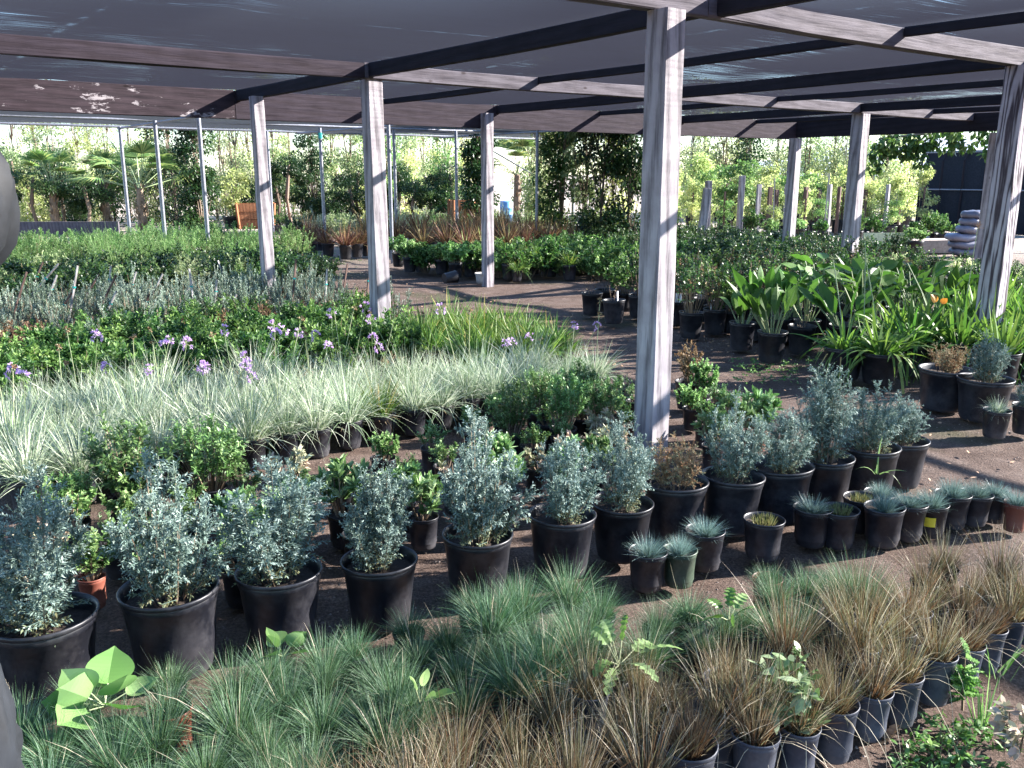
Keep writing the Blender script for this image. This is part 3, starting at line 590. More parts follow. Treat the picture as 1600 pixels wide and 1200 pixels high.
F_finger_s = mk(3, lambda mb, k: stemmed(mb, 16, .17, .09, 60, .05, 14, .022, .007, 'finger_succulent', LEAF, .7, .25, 1, 0, .004, .95, .15, .1, 2, .03))
F_paddle = mk(4, lambda mb, k: stemmed(mb, 15, .22, .11, 40, .035, 13, .060, .022, 'paddle_succulent', OVAL, .7, .35, 1, 0, .006, .75, .18, .1, 3, .03))
F_pale = mk(2, lambda mb, k: stemmed(mb, 14, .14, .11, 26, .03, 14, .040, .016, 'pale_succulent', OVAL, .5, .4, 1, 0, .006, .75, .2, .1, 3, .03))
F_jade = mk(3, lambda mb, k: stemmed(mb, 20, .21, .13, 170, .04, 12, .020, .013, 'bright_green', OVAL, .6, .25, 1, 0, .005, .9, .1, .1, 2, .03))
F_shrub = mk(5, lambda mb, k: stemmed(mb, 24, .40, .20, 150, .10, 14, .042, .017, 'glossy_green', LEAF, .6, .2, 1, 0, .004, .85, .12, 0, 3, .05))
F_leafy = mk(4, lambda mb, k: stemmed(mb, 20, .30, .19, 120, .08, 12, .040, .020, 'bright_green' if k % 2 else 'glossy_green', OVAL, .6, .3, 1, 0, .004, .9, .12, 0, 2, .05))
F_darksh = mk(4, lambda mb, k: stemmed(mb, 22, .48, .26, 150, .12, 13, .040, .020, 'dark_green', LEAF, .6, .2, 1, 0, .005, .85, .12, 0, 2, .05))
F_olive = mk(3, lambda mb, k: stemmed(mb, 22, .42, .22, 130, .11, 13, .034, .016, ('glossy_green', 'olive_pale', 'dark_green')[k], LEAF, .6, .2, 1, 0, .004, .85, .12, 0, 2, .05))
F_grey = mk(4, lambda mb, k: stemmed(mb, 40, .46, .20, 190, .08, 18, .020, .0055, 'grey_shrub', DIAM, .85, .15, 1, 0, .003, .6, .1, 0, 2, .05, True, 0, .1))
F_fern = mk(3, lambda mb, k: stemmed(mb, 40, .40, .22, 180, .09, 16, .024, .008, 'bright_green', DIAM, .8, .3, 1, 0, .003, .7, .1, 0, 2, .08))
F_rust = mk(3, lambda mb, k: stemmed(mb, 18, .34, .15, 120, .06, 12, .024, .013, 'rust_leaf', OVAL, .6, .2, 1, 0, .003, .9, .15, 0, 2, .04))
F_rose = mk(4, lambda mb, k: (stemmed(mb, 12, .55, .20, 46, .10, 8, .034, .020, 'dark_green' if k % 2 else 'glossy_green', OVAL, .5, .45, 1, 0, .005, .9, .12, 0, 2, .05), stemmed(mb, 10, .5, .16, 10, .08, 3, .024, .014, 'dry_filigree', OVAL, .6, .3, 1, 0, .004, .9, .12, 0, 2, .05)))
def canna(mb, k):
    n = 9+2*k; a = R.uniform(0, 6.28, n)+np.arange(n)*2.4; th = R.uniform(.15, .62, n); D = np.stack([np.sin(th)*np.cos(a), np.sin(th)*np.sin(a), np.cos(th)], 1)
    P = np.stack([.05*np.cos(a), .05*np.sin(a), np.zeros(n)], 1); L0 = R.uniform(.12, .30, n); mb.tubes(P, P+D*L0[:, None], .009, .006, 'stalk', 5, .3)
    mb.ribbons(P+D*L0[:, None], D, R.uniform(.30, .46, n), R.uniform(.085, .125, n), [.12, .55, .92, 1, .88, .6, .25, .02], 'strap_green', R.uniform(.05, .6, n), R.uniform(.15, .6, n), 3, .16)
F_canna = mk(4, canna)
def calla(mb, k):
    n = 14; a = R.uniform(0, 6.28, n); th = R.uniform(.1, .7, n); D = np.stack([np.sin(th)*np.cos(a), np.sin(th)*np.sin(a), np.cos(th)], 1)
    P = np.stack([.04*np.cos(a), .04*np.sin(a), np.zeros(n)], 1); L0 = R.uniform(.22, .42, n); mb.tubes(P, P+D*L0[:, None], .006, .004, 'stalk', 4, .3)
    D2 = unit(D+np.stack([.9*np.cos(a), .9*np.sin(a), np.full(n, -.5)], 1)*R.uniform(.3, 1, n)[:, None])
    mb.ribbons(P+D*L0[:, None], D2, R.uniform(.13, .2, n), R.uniform(.07, .10, n), [.3, .95, 1, .8, .45, .03], 'strap_green', R.uniform(.05, .6, n), .3, 3, .12)
F_calla = mk(3, calla)
def twigs(mb, k): stemmed(mb, 5, .26, .10, 9, .05, 2, .02, .01, 'rust_leaf', LEAF, .6, .4, 1, 0, .003)
F_twigs = mk(2, twigs)

def umbel(mb, tip, r=.022, n=12, mat='violet_petal'):
    d = rdir(n, .5); P = np.repeat(tip[None], n, 0)
    mb.tubes(P, P+d*r, .0012, .0012, 'stalk', 3, .5); e = P+d*r
    k = 5; j = np.repeat(np.arange(n), k); dd = unit(d[j]*.8+rdir(n*k)*.9); mb.ribbons(e[j], dd, .018, .007, LEAF, mat, R.uniform(0, 1, n*k), .1)
def flower_mesh(n, h):
    mb = MB()
    for q in range(n):
        a = R.uniform(0, 6.28); th = R.uniform(.05, .5); hh = h*R.uniform(.75, 1.1); b = np.array([.02*cos(a), .02*sin(a), 0]); tip = b+hh*np.array([sin(th)*cos(a), sin(th)*sin(a), cos(th)])
        m1 = b+.5*(tip-b)+np.array([0, 0, .03]); mb.tubes(np.stack([b, m1]), np.stack([m1, tip]), .002, .0018, 'stalk', 4, R.uniform(0, 1, 2))
        if R.uniform() < .8: umbel(mb, tip, R.uniform(.016, .028), R.integers(9, 16))
        else: umbel(mb, tip, .008, 5, 'rust_leaf')
    return mb.mesh('flower')
FLW = [flower_mesh(1+k % 2, .44+.022*k) for k in range(6)]

# ------------------------------------------------------------------ rows of pots
def row_block(name, desc, cat, group, pot, forms, u0, u1, v0, v1, du, dv, jit=.02, sc=(.9, 1.1), part='foliage', extra=None, keep=None, hgt=.4, place='row', drop=0.0, folsc=(.9, 1.1), own=None, m=40, rows_from='front'):
    """rows parallel to the beams, front row first; labels count along the row as it is seen"""
    nv = max(1, int(round((v1-v0)/dv))); rows = []
    for r in range(nv):
        v = v0+(r+.5)*(v1-v0)/nv; n = max(1, int(round((u1-u0)/du))); cells = []
        for c in range(n):
            u = u0+(c+.5+(.5 if r % 2 else 0)*.6)*(u1-u0)/n
            x, y = W(u+R.normal(0, jit), v+R.normal(0, jit)); dead = R.uniform() < drop
            if dead or not seen(x, y, 0, hgt, m): continue
            if keep is not None and not keep(u, v, x, y): continue
            cells.append((px_of(x, y, .2)[0], x, y))
        if cells: rows.append(sorted(cells))
    for r, cells in enumerate(rows):
        for c, (_, x, y) in enumerate(cells):
            where = f", {ordw(c+1)} from the left, {'front' if r == 0 else ordw(r+1)} {place}" if len(rows) > 1 else f", {ordw(c+1)} from the left"
            s = R.uniform(*sc); ex = extra() if extra else None
            fo = pick(forms) if own is None else own(r, c, x, y)
            if pot is None:   # set so close that no pot shows: one plant, its foliage and stems in one mesh
                o = obj(name, fo, None, (x, y, 0), R.uniform(0, 6.28), s); tag(o, desc+where, cat, group)
            else: potted(name, desc+where, cat, x, y, pick([pot]) if isinstance(pot, str) else pick(pot), fo, group, s, None, part, ex, R.uniform(*folsc))

# big pots of silver foliage: the front line of the left block
BIG = [(65, 975, 170), (265, 930, 155), (435, 892, 130), (592, 868, 117), (745, 830, 112), (877, 800, 106), (972, 778, 98), (1057, 752, 100), (1144, 742, 97), (1222, 728, 97), (1290, 712, 90), (1360, 698, 90), (1410, 682, 80)]
hts = [1.42, 1.28, 1.32, 1.15, 1.28, .95, 1.0, .9, 1.0, 1.0, 1.1, 1.0, 1.0]
kindB = [0, 0, 3, 5, 0, 1, 0, 'd', 2, 1, 6, 0, 4]
for k, ((px, py, w), hs, kb) in enumerate(zip(BIG, hts, kindB)):
    x, y = at(px, py, .27); sc = float(np.clip(w/F_PX*depth(x, y, .27)/.29, .92, 1.12))
    fol = F_dry[0] if kb == 'd' else (F_artem+F_artem2)[kb]
    lab = ('half dead brown bush in big black pot' if kb == 'd' else 'silvery blue bush in big black pot')+f", {ordw(k+1)} from the left in the front line"
    potted('potted_silver_bush', lab, 'potted plant', x, y, 'big', fol, 'big black pots of silver bushes in a line', sc, folsc=hs*1.02/sc*1.0)
# small pots along the foot of that line
SM = [(1012, 858, 62, 's'), (1063, 853, 58, 'g'), (1103, 828, 62, 's'), (1194, 815, 64, 'e'), (1270, 795, 60, 's'), (1312, 797, 60, 'e'), (1345, 775, 54, 'e'), (1383, 795, 62, 's'), (1420, 787, 58, 's'), (1375, 765, 50, 's'),
      (1457, 782, 52, 's'), (1490, 770, 54, 's'), (1525, 766, 50, 's'), (1556, 762, 46, 's'), (1590, 776, 52, 'r')]
for k, (px, py, w, t) in enumerate(SM):
    x, y = at(px, py, .17); sc = float(np.clip(w/F_PX*depth(x, y, .17)/.166, .85, 1.08))
    lab = {'s': 'blue fescue tuft in black pot', 'g': 'fescue tuft in dusty green pot', 'e': 'black pot of brown stubble', 'r': 'fescue tuft in reddish pot'}[t]+f", {ordw(k+1)} from left below the silver bushes"
    fs = 1.05 if t == 'e' else .85
    potted('potted_fescue', lab, 'potted plant', x, y, {'s': 'gallon', 'g': 'green', 'e': 'gallon', 'r': 'red'}[t], pick(F_stubble) if t == 'e' else pick(F_bfescue), 'small pots at the foot of the silver bushes', sc, folsc=fs, z=0)

def sedge_line(x): return np.interp(x, [0, 400, 480, 620, 800, 1000, 1150, 1290, 1291, 1420, 1421, 1600, 1800], [1400, 1400, 1300, 1190, 1125, 1075, 1035, 995, 975, 945, 893, 880, 872])
def sticker(root, r, h, z0, z1, mat, half=.35):
    # a label wrapped on the side of the pot that faces the aisle
    a0 = math.atan2(-root.location.y, -root.location.x)-root.rotation_euler.z+R.normal(0, .3); mb = MB(); a = np.linspace(a0-half, a0+half, 7)
    rr = lambda z: r*(.8+.2*z/h)*.955+.0025
    vs = [[rr(z)*cos(t), rr(z)*sin(t), z] for z in (z0, z1) for t in a]; mb.add(vs, [[i, i+1, 8+i, 7+i] for i in range(6)], mat); return obj('label', mb.mesh('label', True), root)
STICK = []
def fescue_ok(u, v, x, y):
    p = px_of(x, y, .12)
    return p[0] < 1340 and np.interp(p[0], [0, 200, 340, 620, 700, 900, 1000, 1130, 1200, 1330], [1110, 1085, 1045, 1000, 945, 925, 955, 945, 892, 900]) < p[1] < sedge_line(p[0])-12
for o_ in [o_ for o_ in bpy.data.objects if o_.name.startswith('potted_')]:
    if 'eleventh from left below' in o_['label']: sticker(o_, .083, .17, .07, .12, 'yellow_tag')
row_block('potted_fescue', 'green fescue tuft in small black pot', 'potted plant', 'block of green fescue pots', ['small']*11+['red'], F_fescue, .0, 3.5, 1.22, 2.8, .155, .155, .02, (.9, 1.08), keep=fescue_ok, hgt=.3, folsc=(.55, .92), drop=.06)
def sedge_ok(u, v, x, y):
    p = px_of(x, y, .12); return v > 1.27+R.normal(0, .005) and p[1] > sedge_line(p[0])
row_block('potted_sedge', 'bronze hair sedge in small pot', 'potted plant', 'block of bronze sedge pots', ['small', 'small', 'grey'], F_sedge, .6, 5.2, 1.30, 2.3, .155, .155, .022, (.9, 1.05), keep=sedge_ok, hgt=.4, folsc=(.7, 1.15), drop=.08)
FR = [(1640, 905, 46), (1612, 935, 48), (1580, 955, 50), (1545, 975, 54), (1510, 1000, 56), (1465, 1020, 60), (1412, 1050, 62), (1365, 1070, 60), (1308, 1100, 70), (1250, 1128, 66), (1180, 1150, 76), (1075, 1180, 92)]
for k, (px, py, w) in enumerate(FR):
    x, y = at(px, py, .17); sc = float(np.clip(w/F_PX*depth(x, y, .17)/.122, .9, 1.25))
    potted('potted_sedge', f"bronze sedge in dusty grey pot, {ordw(k+1)} from the right along the path edge", 'potted plant', x, y, 'grey', pick(F_sedge_short) if k in (3, 11) else pick(F_sedge), 'grey pots of sedge along the path edge', sc, folsc=.9/sc)

# succulents behind the silver bushes
def own_succ(r, c, x, y):
    p = px_of(x, y, .2); t = R.uniform()
    if r == 0: return pick(F_paddle) if t < .92 else pick(F_pale)
    if r == 1: return pick(F_paddle) if t < .35 else pick(F_jade) if t < .75 else pick(F_pale)
    return (pick(F_jade) if t < .4 else pick(F_finger_s) if t < .85 else pick(F_pale))
row_block('potted_succulent', 'fleshy leaved succulent in black pot', 'potted plant', 'succulents between silver bushes and pale grasses', ['gallon']*9+['red'], F_paddle, .1, 4.75, 3.05, 4.50, .27, .29, .03, (.8, .95), own=own_succ, drop=.04, hgt=.4, folsc=(.82, 1.18),
          keep=lambda u, v, x, y: not (v > 4.15 and px_of(x, y, 0)[0] < 760) and not (1000 < px_of(x, y, 0)[0] < 1062 and y > 4.2) and not (v > 3.5 and px_of(x, y, 0)[0] > 1150) and not (v > 3.7 and 350 < px_of(x, y, 0)[0] < 700 and R.uniform() < .25) and abs(x-.85)+abs(y-5.07) > .25 and px_of(x, y, 0)[0] < 1230-(v-3)*70)
for k, (px, py, s) in enumerate([(205, 775, 1.15), (330, 760, 1.1), (880, 668, .85), (800, 675, .8), (940, 652, .72), (840, 640, .75), (905, 628, .7), (110, 800, .6)]):
    x, y = at(px, py, .17); potted('potted_succulent', f"tall finger leaved succulent, {ordw([2, 3, 6, 4, 8, 1, 5, 7][k])} from the left before the pale grasses", 'potted plant', x, y, 'gallon', F_finger[k % 3], 'tall finger leaved succulents', 1.0, folsc=s)

# variegated society garlic with violet flowers
def tulb_own(r, c, x, y): return F_tulb_green[0] if (r == 0 and 560 < px_of(x, y, .2)[0] < 600) else pick(F_tulb)
row_block('potted_society_garlic', 'white striped society garlic in black pot', 'potted plant', 'bed of white striped society garlic', 'gallon', F_tulb, .05, 4.45, 4.66, 6.15, .225, .235, .02, (1.0, 1.12), extra=lambda: ('flower', pick(FLW)) if R.uniform() < .36 else None, own=tulb_own, hgt=.5,
          keep=lambda u, v, x, y: v < 6.25-(u-1.0)*.40)
# glossy green shrubs behind them
row_block('green_shrub', 'glossy green leafy shrub', 'shrub', 'bed of glossy green shrubs', None, F_shrub+F_leafy[:1], .3, 3.75, 6.15, 7.9, .30, .30, .04, (.95, 1.2), hgt=.5, keep=lambda u, v, x, y: v > 6.35-(u-1.0)*.32)
row_block('rusty_shrub', 'rusty brown dry shrub', 'shrub', 'dry rusty shrubs between the greens', None, F_rust, .2, 1.25, 7.5, 8.7, .30, .30, .05, (1.1, 1.4), hgt=.5)
row_block('rusty_shrub', 'small bronze shrub behind the pale grasses', 'shrub', 'bronze shrubs behind the pale grasses', None, F_rust, .6, 4.2, 5.72, 6.1, .36, .3, .06, (.75, 1.0), hgt=.5, keep=lambda u, v, x, y: True, drop=.3)
row_block('potted_lily_grass', 'dark arching strap grass in black pot', 'potted plant', 'clumps of strap grass by the path', 'gallon', F_liriope, 3.75, 5.05, 5.5, 7.2, .33, .33, .04, (1.0, 1.15), hgt=.5)
row_block('grey_shrub', 'silver grey upright shrub', 'shrub', 'bed of silver grey shrubs', None, F_grey, .6, 4.7, 9.1, 11.0, .36, .36, .05, (1.0, 1.25), hgt=.6)
row_block('dark_shrub', 'dark fine leaved shrub among stakes', 'shrub', 'dark shrubs among the stakes', None, F_olive[:1]+F_grey[:1]+F_rust[:1], .8, 4.8, 8.0, 9.0, .36, .34, .05, (.9, 1.15), hgt=.6)
row_block('holly_shrub', 'dark green bushy shrub', 'shrub', 'dark green shrubs past the grey bed', None, F_olive+F_darksh[:2], 1.0, 5.6, 11.4, 14.2, .48, .46, .07, (1.05, 1.3), hgt=.7)
row_block('feathery_shrub', 'light green feathery shrub', 'shrub', 'light green feathery bed under the pipes', None, F_fern, 1.6, 6.6, 14.5, 19.0, .52, .56, .08, (1.25, 1.7), hgt=.8)
row_block('reed_clump', 'tall thin reed clump', 'grass', 'reeds in the feathery bed', None, F_reed, 2.6, 4.8, 13.6, 15.2, .8, .8, .2, (.8, 1.0), hgt=1)
# silver stakes with teal ties
STK = [(22, 425, 495, 20, 'd'), (50, 410, 455, 48, 'd'), (75, 412, 460, 50, 'w'), (68, 470, 440, 22, 'w'), (105, 415, 485, 110, 'w'), (70, 430, 475, 72, 'w'), (138, 428, 470, 130, 'd'), (90, 458, 495, 88, 'd'), (158, 415, 460, 170, 'w'), (165, 430, 490, 152, 'd'),
       (163, 455, 495, 164, 'w'), (198, 425, 465, 200, 'w'), (240, 428, 468, 234, 'w'), (215, 460, 483, 226, 'd'), (283, 420, 478, 303, 'w'), (287, 440, 465, 286, 'w'), (326, 437, 475, 336, 'w'), (330, 407, 438, 352, 'w'), (356, 460, 478, 360, 'w'), (455, 405, 468, 457, 'd'), (504, 420, 470, 508, 'w'), (537, 412, 450, 537, 'd'), (573, 410, 470, 573, 'd')]
for k, (px, y0, y1, pxb, t) in enumerate(STK):
    b = at(pxb, y1, .28); D = b[1]; a1 = (colx(px, D), D, CAM_H+D*tan(atan((600-y0)/F_PX)-PITCH)); a0 = (b[0], b[1], .0); mb = MB()
    zz = (np.array(a1)-np.array(b+(.28,))); lo = np.array(b+(.28,))-zz*.9
    mb.tubes([lo], [a1], .012, .012, 'stake_wood' if t == 'w' else 'brown_stake', 4)
    o = obj('wooden_stake', mb.mesh('wooden_stake')); tag(o, f"{'pale' if t == 'w' else 'dark'} wooden plant stake leaning in the shrubs, {ordw(k+1)} in a sweep from the left", 'plant stake', 'stakes in the shrub bed')
    if k % 3: mt = MB(); c = lo*.25+np.array(a1)*.75; mt.tubes([c-zz*.02], [c+zz*.02], .017, .017, 'teal_tape', 6); obj('tie', mt.mesh('tie'), o)

# ------------------------------------------------------------------ right-hand block
def place(name, lab, cat, px, py, pot, fol, grp, sc=1.0, fs=1.0, z=None, extra=None):
    h = POTS[pot]['h']*sc; x, y = at(px, py, h); return potted(name, lab, cat, x, y, pot, fol, grp, sc, None, 'foliage', extra, fs/sc)
CAN = [(1160, 503, 1.0, 1), (1207, 517, 1.04, 2), (1253, 508, 1.0, None), (1240, 493, 1.0, 0), (1190, 492, .95, 3)]
for k, (px, py, s, f) in enumerate(CAN):
    place('potted_canna' if f is not None else 'plant_pot', ('broad leaved canna in black pot' if f is not None else 'black pot with a few low weeds')+f", {['leftmost by the path', 'nearest the path', 'right of the cannas', 'behind the nearest pair', 'between and behind the front cannas'][k]}", 'potted plant', px, py, 'mid', F_canna[f] if f is not None else F_twigs[0], 'broad leaved plants at the path corner', s*1.12, .98)
AG = [(1320, 542, 1.05, 0, 'm'), (1378, 548, 1.05, 1, 'm'), (1425, 535, 1.0, 2, 'm')]
for k, (px, py, s, f, _) in enumerate(AG):
    place('potted_agapanthus', f"dark green agapanthus in a large black pot, {ordw(k+1)} from the left", 'potted plant', px, py, 'tub' if k < 2 else 'mid', F_agap[f], 'agapanthus pots facing the path', .78 if k < 2 else s*1.15, 1.15)
row_block('potted_agapanthus', 'arching strap leaved agapanthus in pot', 'potted plant', 'agapanthus behind the path edge', 'mid', F_agap+F_agap_up+F_agap_up, 7.0, 9.6, 2.2, 4.4, .42, .40, .04, (1.1, 1.25), hgt=.8)
row_block('potted_arum', 'tall arrow leaved arum in pot', 'potted plant', 'arum lilies behind the cannas', 'mid', F_calla+F_canna[:2], 7.1, 9.4, 4.4, 5.7, .42, .42, .05, (1.05, 1.2), hgt=.9)
place('potted_silver_bush', 'thin half withered silver bush in wide black tub on the path edge', 'potted plant', 1478, 575, 'tub', F_dry[1], 'tubs at the right path edge', .88, 1.05)
place('potted_silver_bush', 'silver green bush in wide black tub left of the near right post', 'potted plant', 1540, 590, 'tub', F_artem2[0], 'tubs at the right path edge', .86, .95)
place('potted_lily_grass', 'small black pot with a limp striped grass below the silver tub', 'potted plant', 1558, 640, 'mid', F_tulb[0], None, .75, .45)
place('potted_silver_bush', 'small silver seedling in black pot at the right edge', 'potted plant', 1606, 632, 'mid', F_artem[0], None, .8, .6)
place('potted_lily_grass', 'wispy half dead grass in black bowl right of the near post', 'potted plant', 1076, 595, 'mid', F_rust[0], None, .85, .8)
RS = [(925, 457, 'x'), (960, 468, 't'), (998, 460, 'r'), (945, 452, 'x'), (1080, 487, 'r'), (1118, 482, 'r'), (1152, 476, 't'), (1055, 470, 'r'), (1180, 468, 'r'), (1100, 465, 'r'), (1035, 455, 'r')]
for k, (px, py, t) in enumerate(RS):
    r = place('potted_rose', {'x': 'nearly bare twigs in black pot', 't': 'black pot of twigs with a white plant tag', 'r': 'leggy rose bush in black pot'}[t]+f" near the path, {ordw(k+1)} of the set", 'potted plant', px, py, 'mid', F_twigs[0] if t == 'x' else F_twigs[1] if t == 't' else pick(F_rose), 'rose pots beside the near post', 1.12, 1.05)
    if t in 'tr' and k % 2: mb = MB(); mb.box((.03, -.03, .27), (.07, .003, .10), 'white_tag', R.uniform(0, 3)); obj('tag', mb.mesh('tag'), r)
row_block('potted_rose', 'leggy rose bush in black pot', 'potted plant', 'rose pots deep under the roof', 'mid', F_rose+F_olive[:1], 7.3, 11.6, 5.8, 8.0, .48, .46, .06, (.9, 1.05), hgt=.8)
row_block('dark_shrub', 'dark green shrub in the deep shade', 'shrub', 'dark shrubs in the deep shade', None, F_darksh+F_olive, 11.7, 14.4, 2.0, 8.0, .56, .54, .1, (.75, .95), hgt=.8)
row_block('dark_shrub', 'low dark green shrub at the far right', 'shrub', 'low dark shrubs behind the agapanthus', None, F_darksh+F_rose[:2], 9.7, 11.6, 1.6, 5.7, .50, .48, .08, (.85, 1.05), hgt=.8)
# rear block whose pots show to the path
RP = [(622, 395, 'mid'), (640, 402, 'mid'), (658, 402, 'mid'), (690, 405, 'mid'), (712, 410, 'mid'), (735, 408, 'mid'), (795, 412, 'mid'), (835, 405, 'mid'), (860, 408, 'mid'), (890, 413, 'mid'), (912, 402, 'mid'), (935, 400, 'mid'), (808, 422, 'gallon')]
for k, (px, py, p) in enumerate(RP):
    fo = F_liriope[0] if px in (890, 808) else F_liriope[1] if px == 835 else pick(F_leafy)
    place('potted_shrub', ('strappy lily grass' if px in (890, 808, 835) else 'bright leafy shrub')+f" in black pot facing the dirt path, {ordw(k+1)} placed from the left", 'potted plant', px, py, p, fo, 'front pots of the rear block', 1.05, .8 if px in (890, 808) else 1.05)
row_block('leafy_shrub', 'bright leafy low shrub', 'shrub', 'leafy rear block behind the path', None, F_leafy+F_leafy+F_olive[:1], 7.7, 12.0, 10.2, 13.6, .44, .44, .06, (1.25, 1.5), hgt=.6, keep=lambda u, v, x, y: v > 12.9-(u-7.2)*1.45+.45 and v > 10.0)
row_block('leafy_shrub', 'mid green low shrub', 'shrub', 'leafy block right of the rear path', None, F_leafy+F_darksh[:2], 9.2, 12.5, 8.2, 10.1, .50, .48, .07, (1.15, 1.4), hgt=.6)
row_block('dark_shrub', 'dark spreading shrub', 'shrub', 'dark shrubs at the back of the shade house', None, F_darksh, 12.2, 16.5, 9.0, 14.5, .70, .68, .1, (.9, 1.15), hgt=.9)
row_block('potted_flax', 'spiky bronze flax', 'potted plant', 'flax and grasses at the back left of the path', 'mid', F_phorm, 9.4, 13.0, 14.4, 18.5, .62, .62, .08, (.95, 1.2), hgt=1.0)
row_block('feathery_shrub', 'wispy olive shrub', 'shrub', 'wispy olive shrubs past the gravel', None, F_olive[1:2]+F_grey[:1]+F_fern[:1], 9.0, 15.5, 18.7, 21.5, .8, .8, .1, (1.3, 1.7), hgt=1.0)
x, y = at(757, 443, 0)
mb = MB(); mb.lathe([(.115, .002), (.125, .01), (.135, .10), (.140, .14), (.150, .15), (.150, .165), (.140, .165), (.13, .10), (.12, .02)], 'white_plastic', 24, (.03, 1, .16, .01)); tag(obj('white_collar_pot', mb.mesh('pot'), None, (x, y, 0)), 'cracked off white pot set round the foot of a post', 'plant pot')
x, y = at(694, 434, .1); mb = MB(); mb.lathe([(.001, 0), (.075, 0), (.095, .2), (.1, .21), (.09, .2), (.07, .02)], 'black_plastic', 20); o = obj('fallen_pot', mb.mesh('pot'), None, (x, y, .09)); o.rotation_euler = (1.5, 0, 2.2); tag(o, 'empty black pot lying on its side by the rear row', 'plant pot')

# ------------------------------------------------------------------ trees and things beyond the roof
def tree(name, label, cat, px, D, h, crown_w, mat, n, LL, LW, base=.25, clumps_n=14, trunk_r=.04, group=None, stake=False, shape='oval', lo=0, hi=1, flat=.8, prof=LEAF, crad=None, dens_top=1.0):
    x = colx(px, D); root = empty(name, label, cat, (x, D, 0), R.uniform(0, 6.28), group)
    mb = MB(); ns = 5; zt = h*.9; pts = [np.array([R.normal(0, .02)*k, R.normal(0, .02)*k, zt*k/ns]) for k in range(ns+1)]
    for k in range(ns): mb.tubes([pts[k]], [pts[k+1]], trunk_r*(1-.75*k/ns), trunk_r*(1-.75*(k+1)/ns), 'bark', 7, .4)
    z0 = h*base; k = clumps_n; t = R.uniform(0, 1, k); z = z0+(h-z0)*t
    if shape == 'oval': w = crown_w/2*np.sqrt(np.clip(1-(2*t-.9)**2*.8, .08, 1))
    elif shape == 'column': w = crown_w/2*np.clip(1.05-t**3*.6, .3, 1)
    else: w = crown_w/2*np.ones(k)*np.clip(t*1.6, .3, 1)
    a = R.uniform(0, 6.28, k); q = R.uniform(.15, 1, k)**.6*w*.8; C = np.stack([q*np.cos(a), q*np.sin(a), z], 1)
    j = np.clip(((z-.25*h)/zt*ns).astype(int), 0, ns-1); A = np.array([pts[i] for i in j])+0
    mb.tubes(A, C, trunk_r*.35, trunk_r*.12, 'bark', 4, .5); obj('trunk', mb.mesh('trunk', True), root)
    mb = MB(); clumps(mb, C, (crad or crown_w*.24)*R.uniform(.7, 1.3, k), n, LL, LW, mat, prof, lo, hi, flat, .3); obj('crown', mb.mesh('crown'), root)
    if stake: mb = MB(); mb.tubes([[.10, .05, 0]], [[.12, .02, h*R.uniform(.72, .95)]], .022, .022, 'brown_stake' if R.uniform() < .5 else 'stake_wood', 6); obj('stake', mb.mesh('stake'), root)
    return root
def ztop(py, D): return CAM_H+D*tan(atan((600-py)/F_PX)-PITCH)
# tall thin staked trees against the bright sky
k = 0
for px, D, h, m_ in [(28, 34, 5.2, 'olive_pale'), (60, 38, 4.6, 'yellow_green'), (82, 33, 5, 'olive_pale'), (118, 36, 4.8, 'yellow_green'), (145, 40, 5.2, 'olive_pale'), (172, 34, 4.2, 'yellow_green'), (208, 38, 4.6, 'olive_pale'), (235, 41, 5, 'yellow_green'),
                     (348, 34, 5, 'olive_pale'), (368, 30, 4.6, 'olive_pale'), (392, 36, 5, 'yellow_green'), (428, 33, 5.2, 'yellow_green'), (455, 37, 5, 'olive_pale'), (520, 33, 5.4, 'olive_pale'), (545, 31, 5.2, 'olive_pale'), (566, 36, 5, 'bright_green'),
                     (622, 36, 4.8, 'bright_green'), (640, 32, 3.2, 'olive_pale'), (662, 40, 5.2, 'olive_pale'), (682, 38, 5, 'yellow_green'), (698, 33, 3.4, 'bright_green'), (722, 36, 4.2, 'yellow_green'),
                     (1080, 34, 5, 'olive_pale'), (1102, 38, 5.3, 'yellow_green'), (1130, 36, 4.6, 'olive_pale'), (1150, 40, 5.2, 'yellow_green'), (1215, 37, 5, 'olive_pale'), (1262, 34, 3.6, 'olive_pale'), (1300, 36, 5, 'olive_pale'), (1325, 33, 4.6, 'olive_pale'), (1350, 38, 5.4, 'bright_green'), (1385, 34, 4.4, 'olive_pale'), (1410, 38, 5, 'olive_pale')]:
    k += 1
    tree('young_tree', f"thin staked {'yellow green' if m_ == 'yellow_green' else 'pale'} tree beyond the roof, {ordw(k)} from the left", 'tree', px, D, h, 1.1+R.uniform(0, .7), m_, 2600, .09, .048, .26, 30, .035, 'young trees against the bright sky', True, 'column')
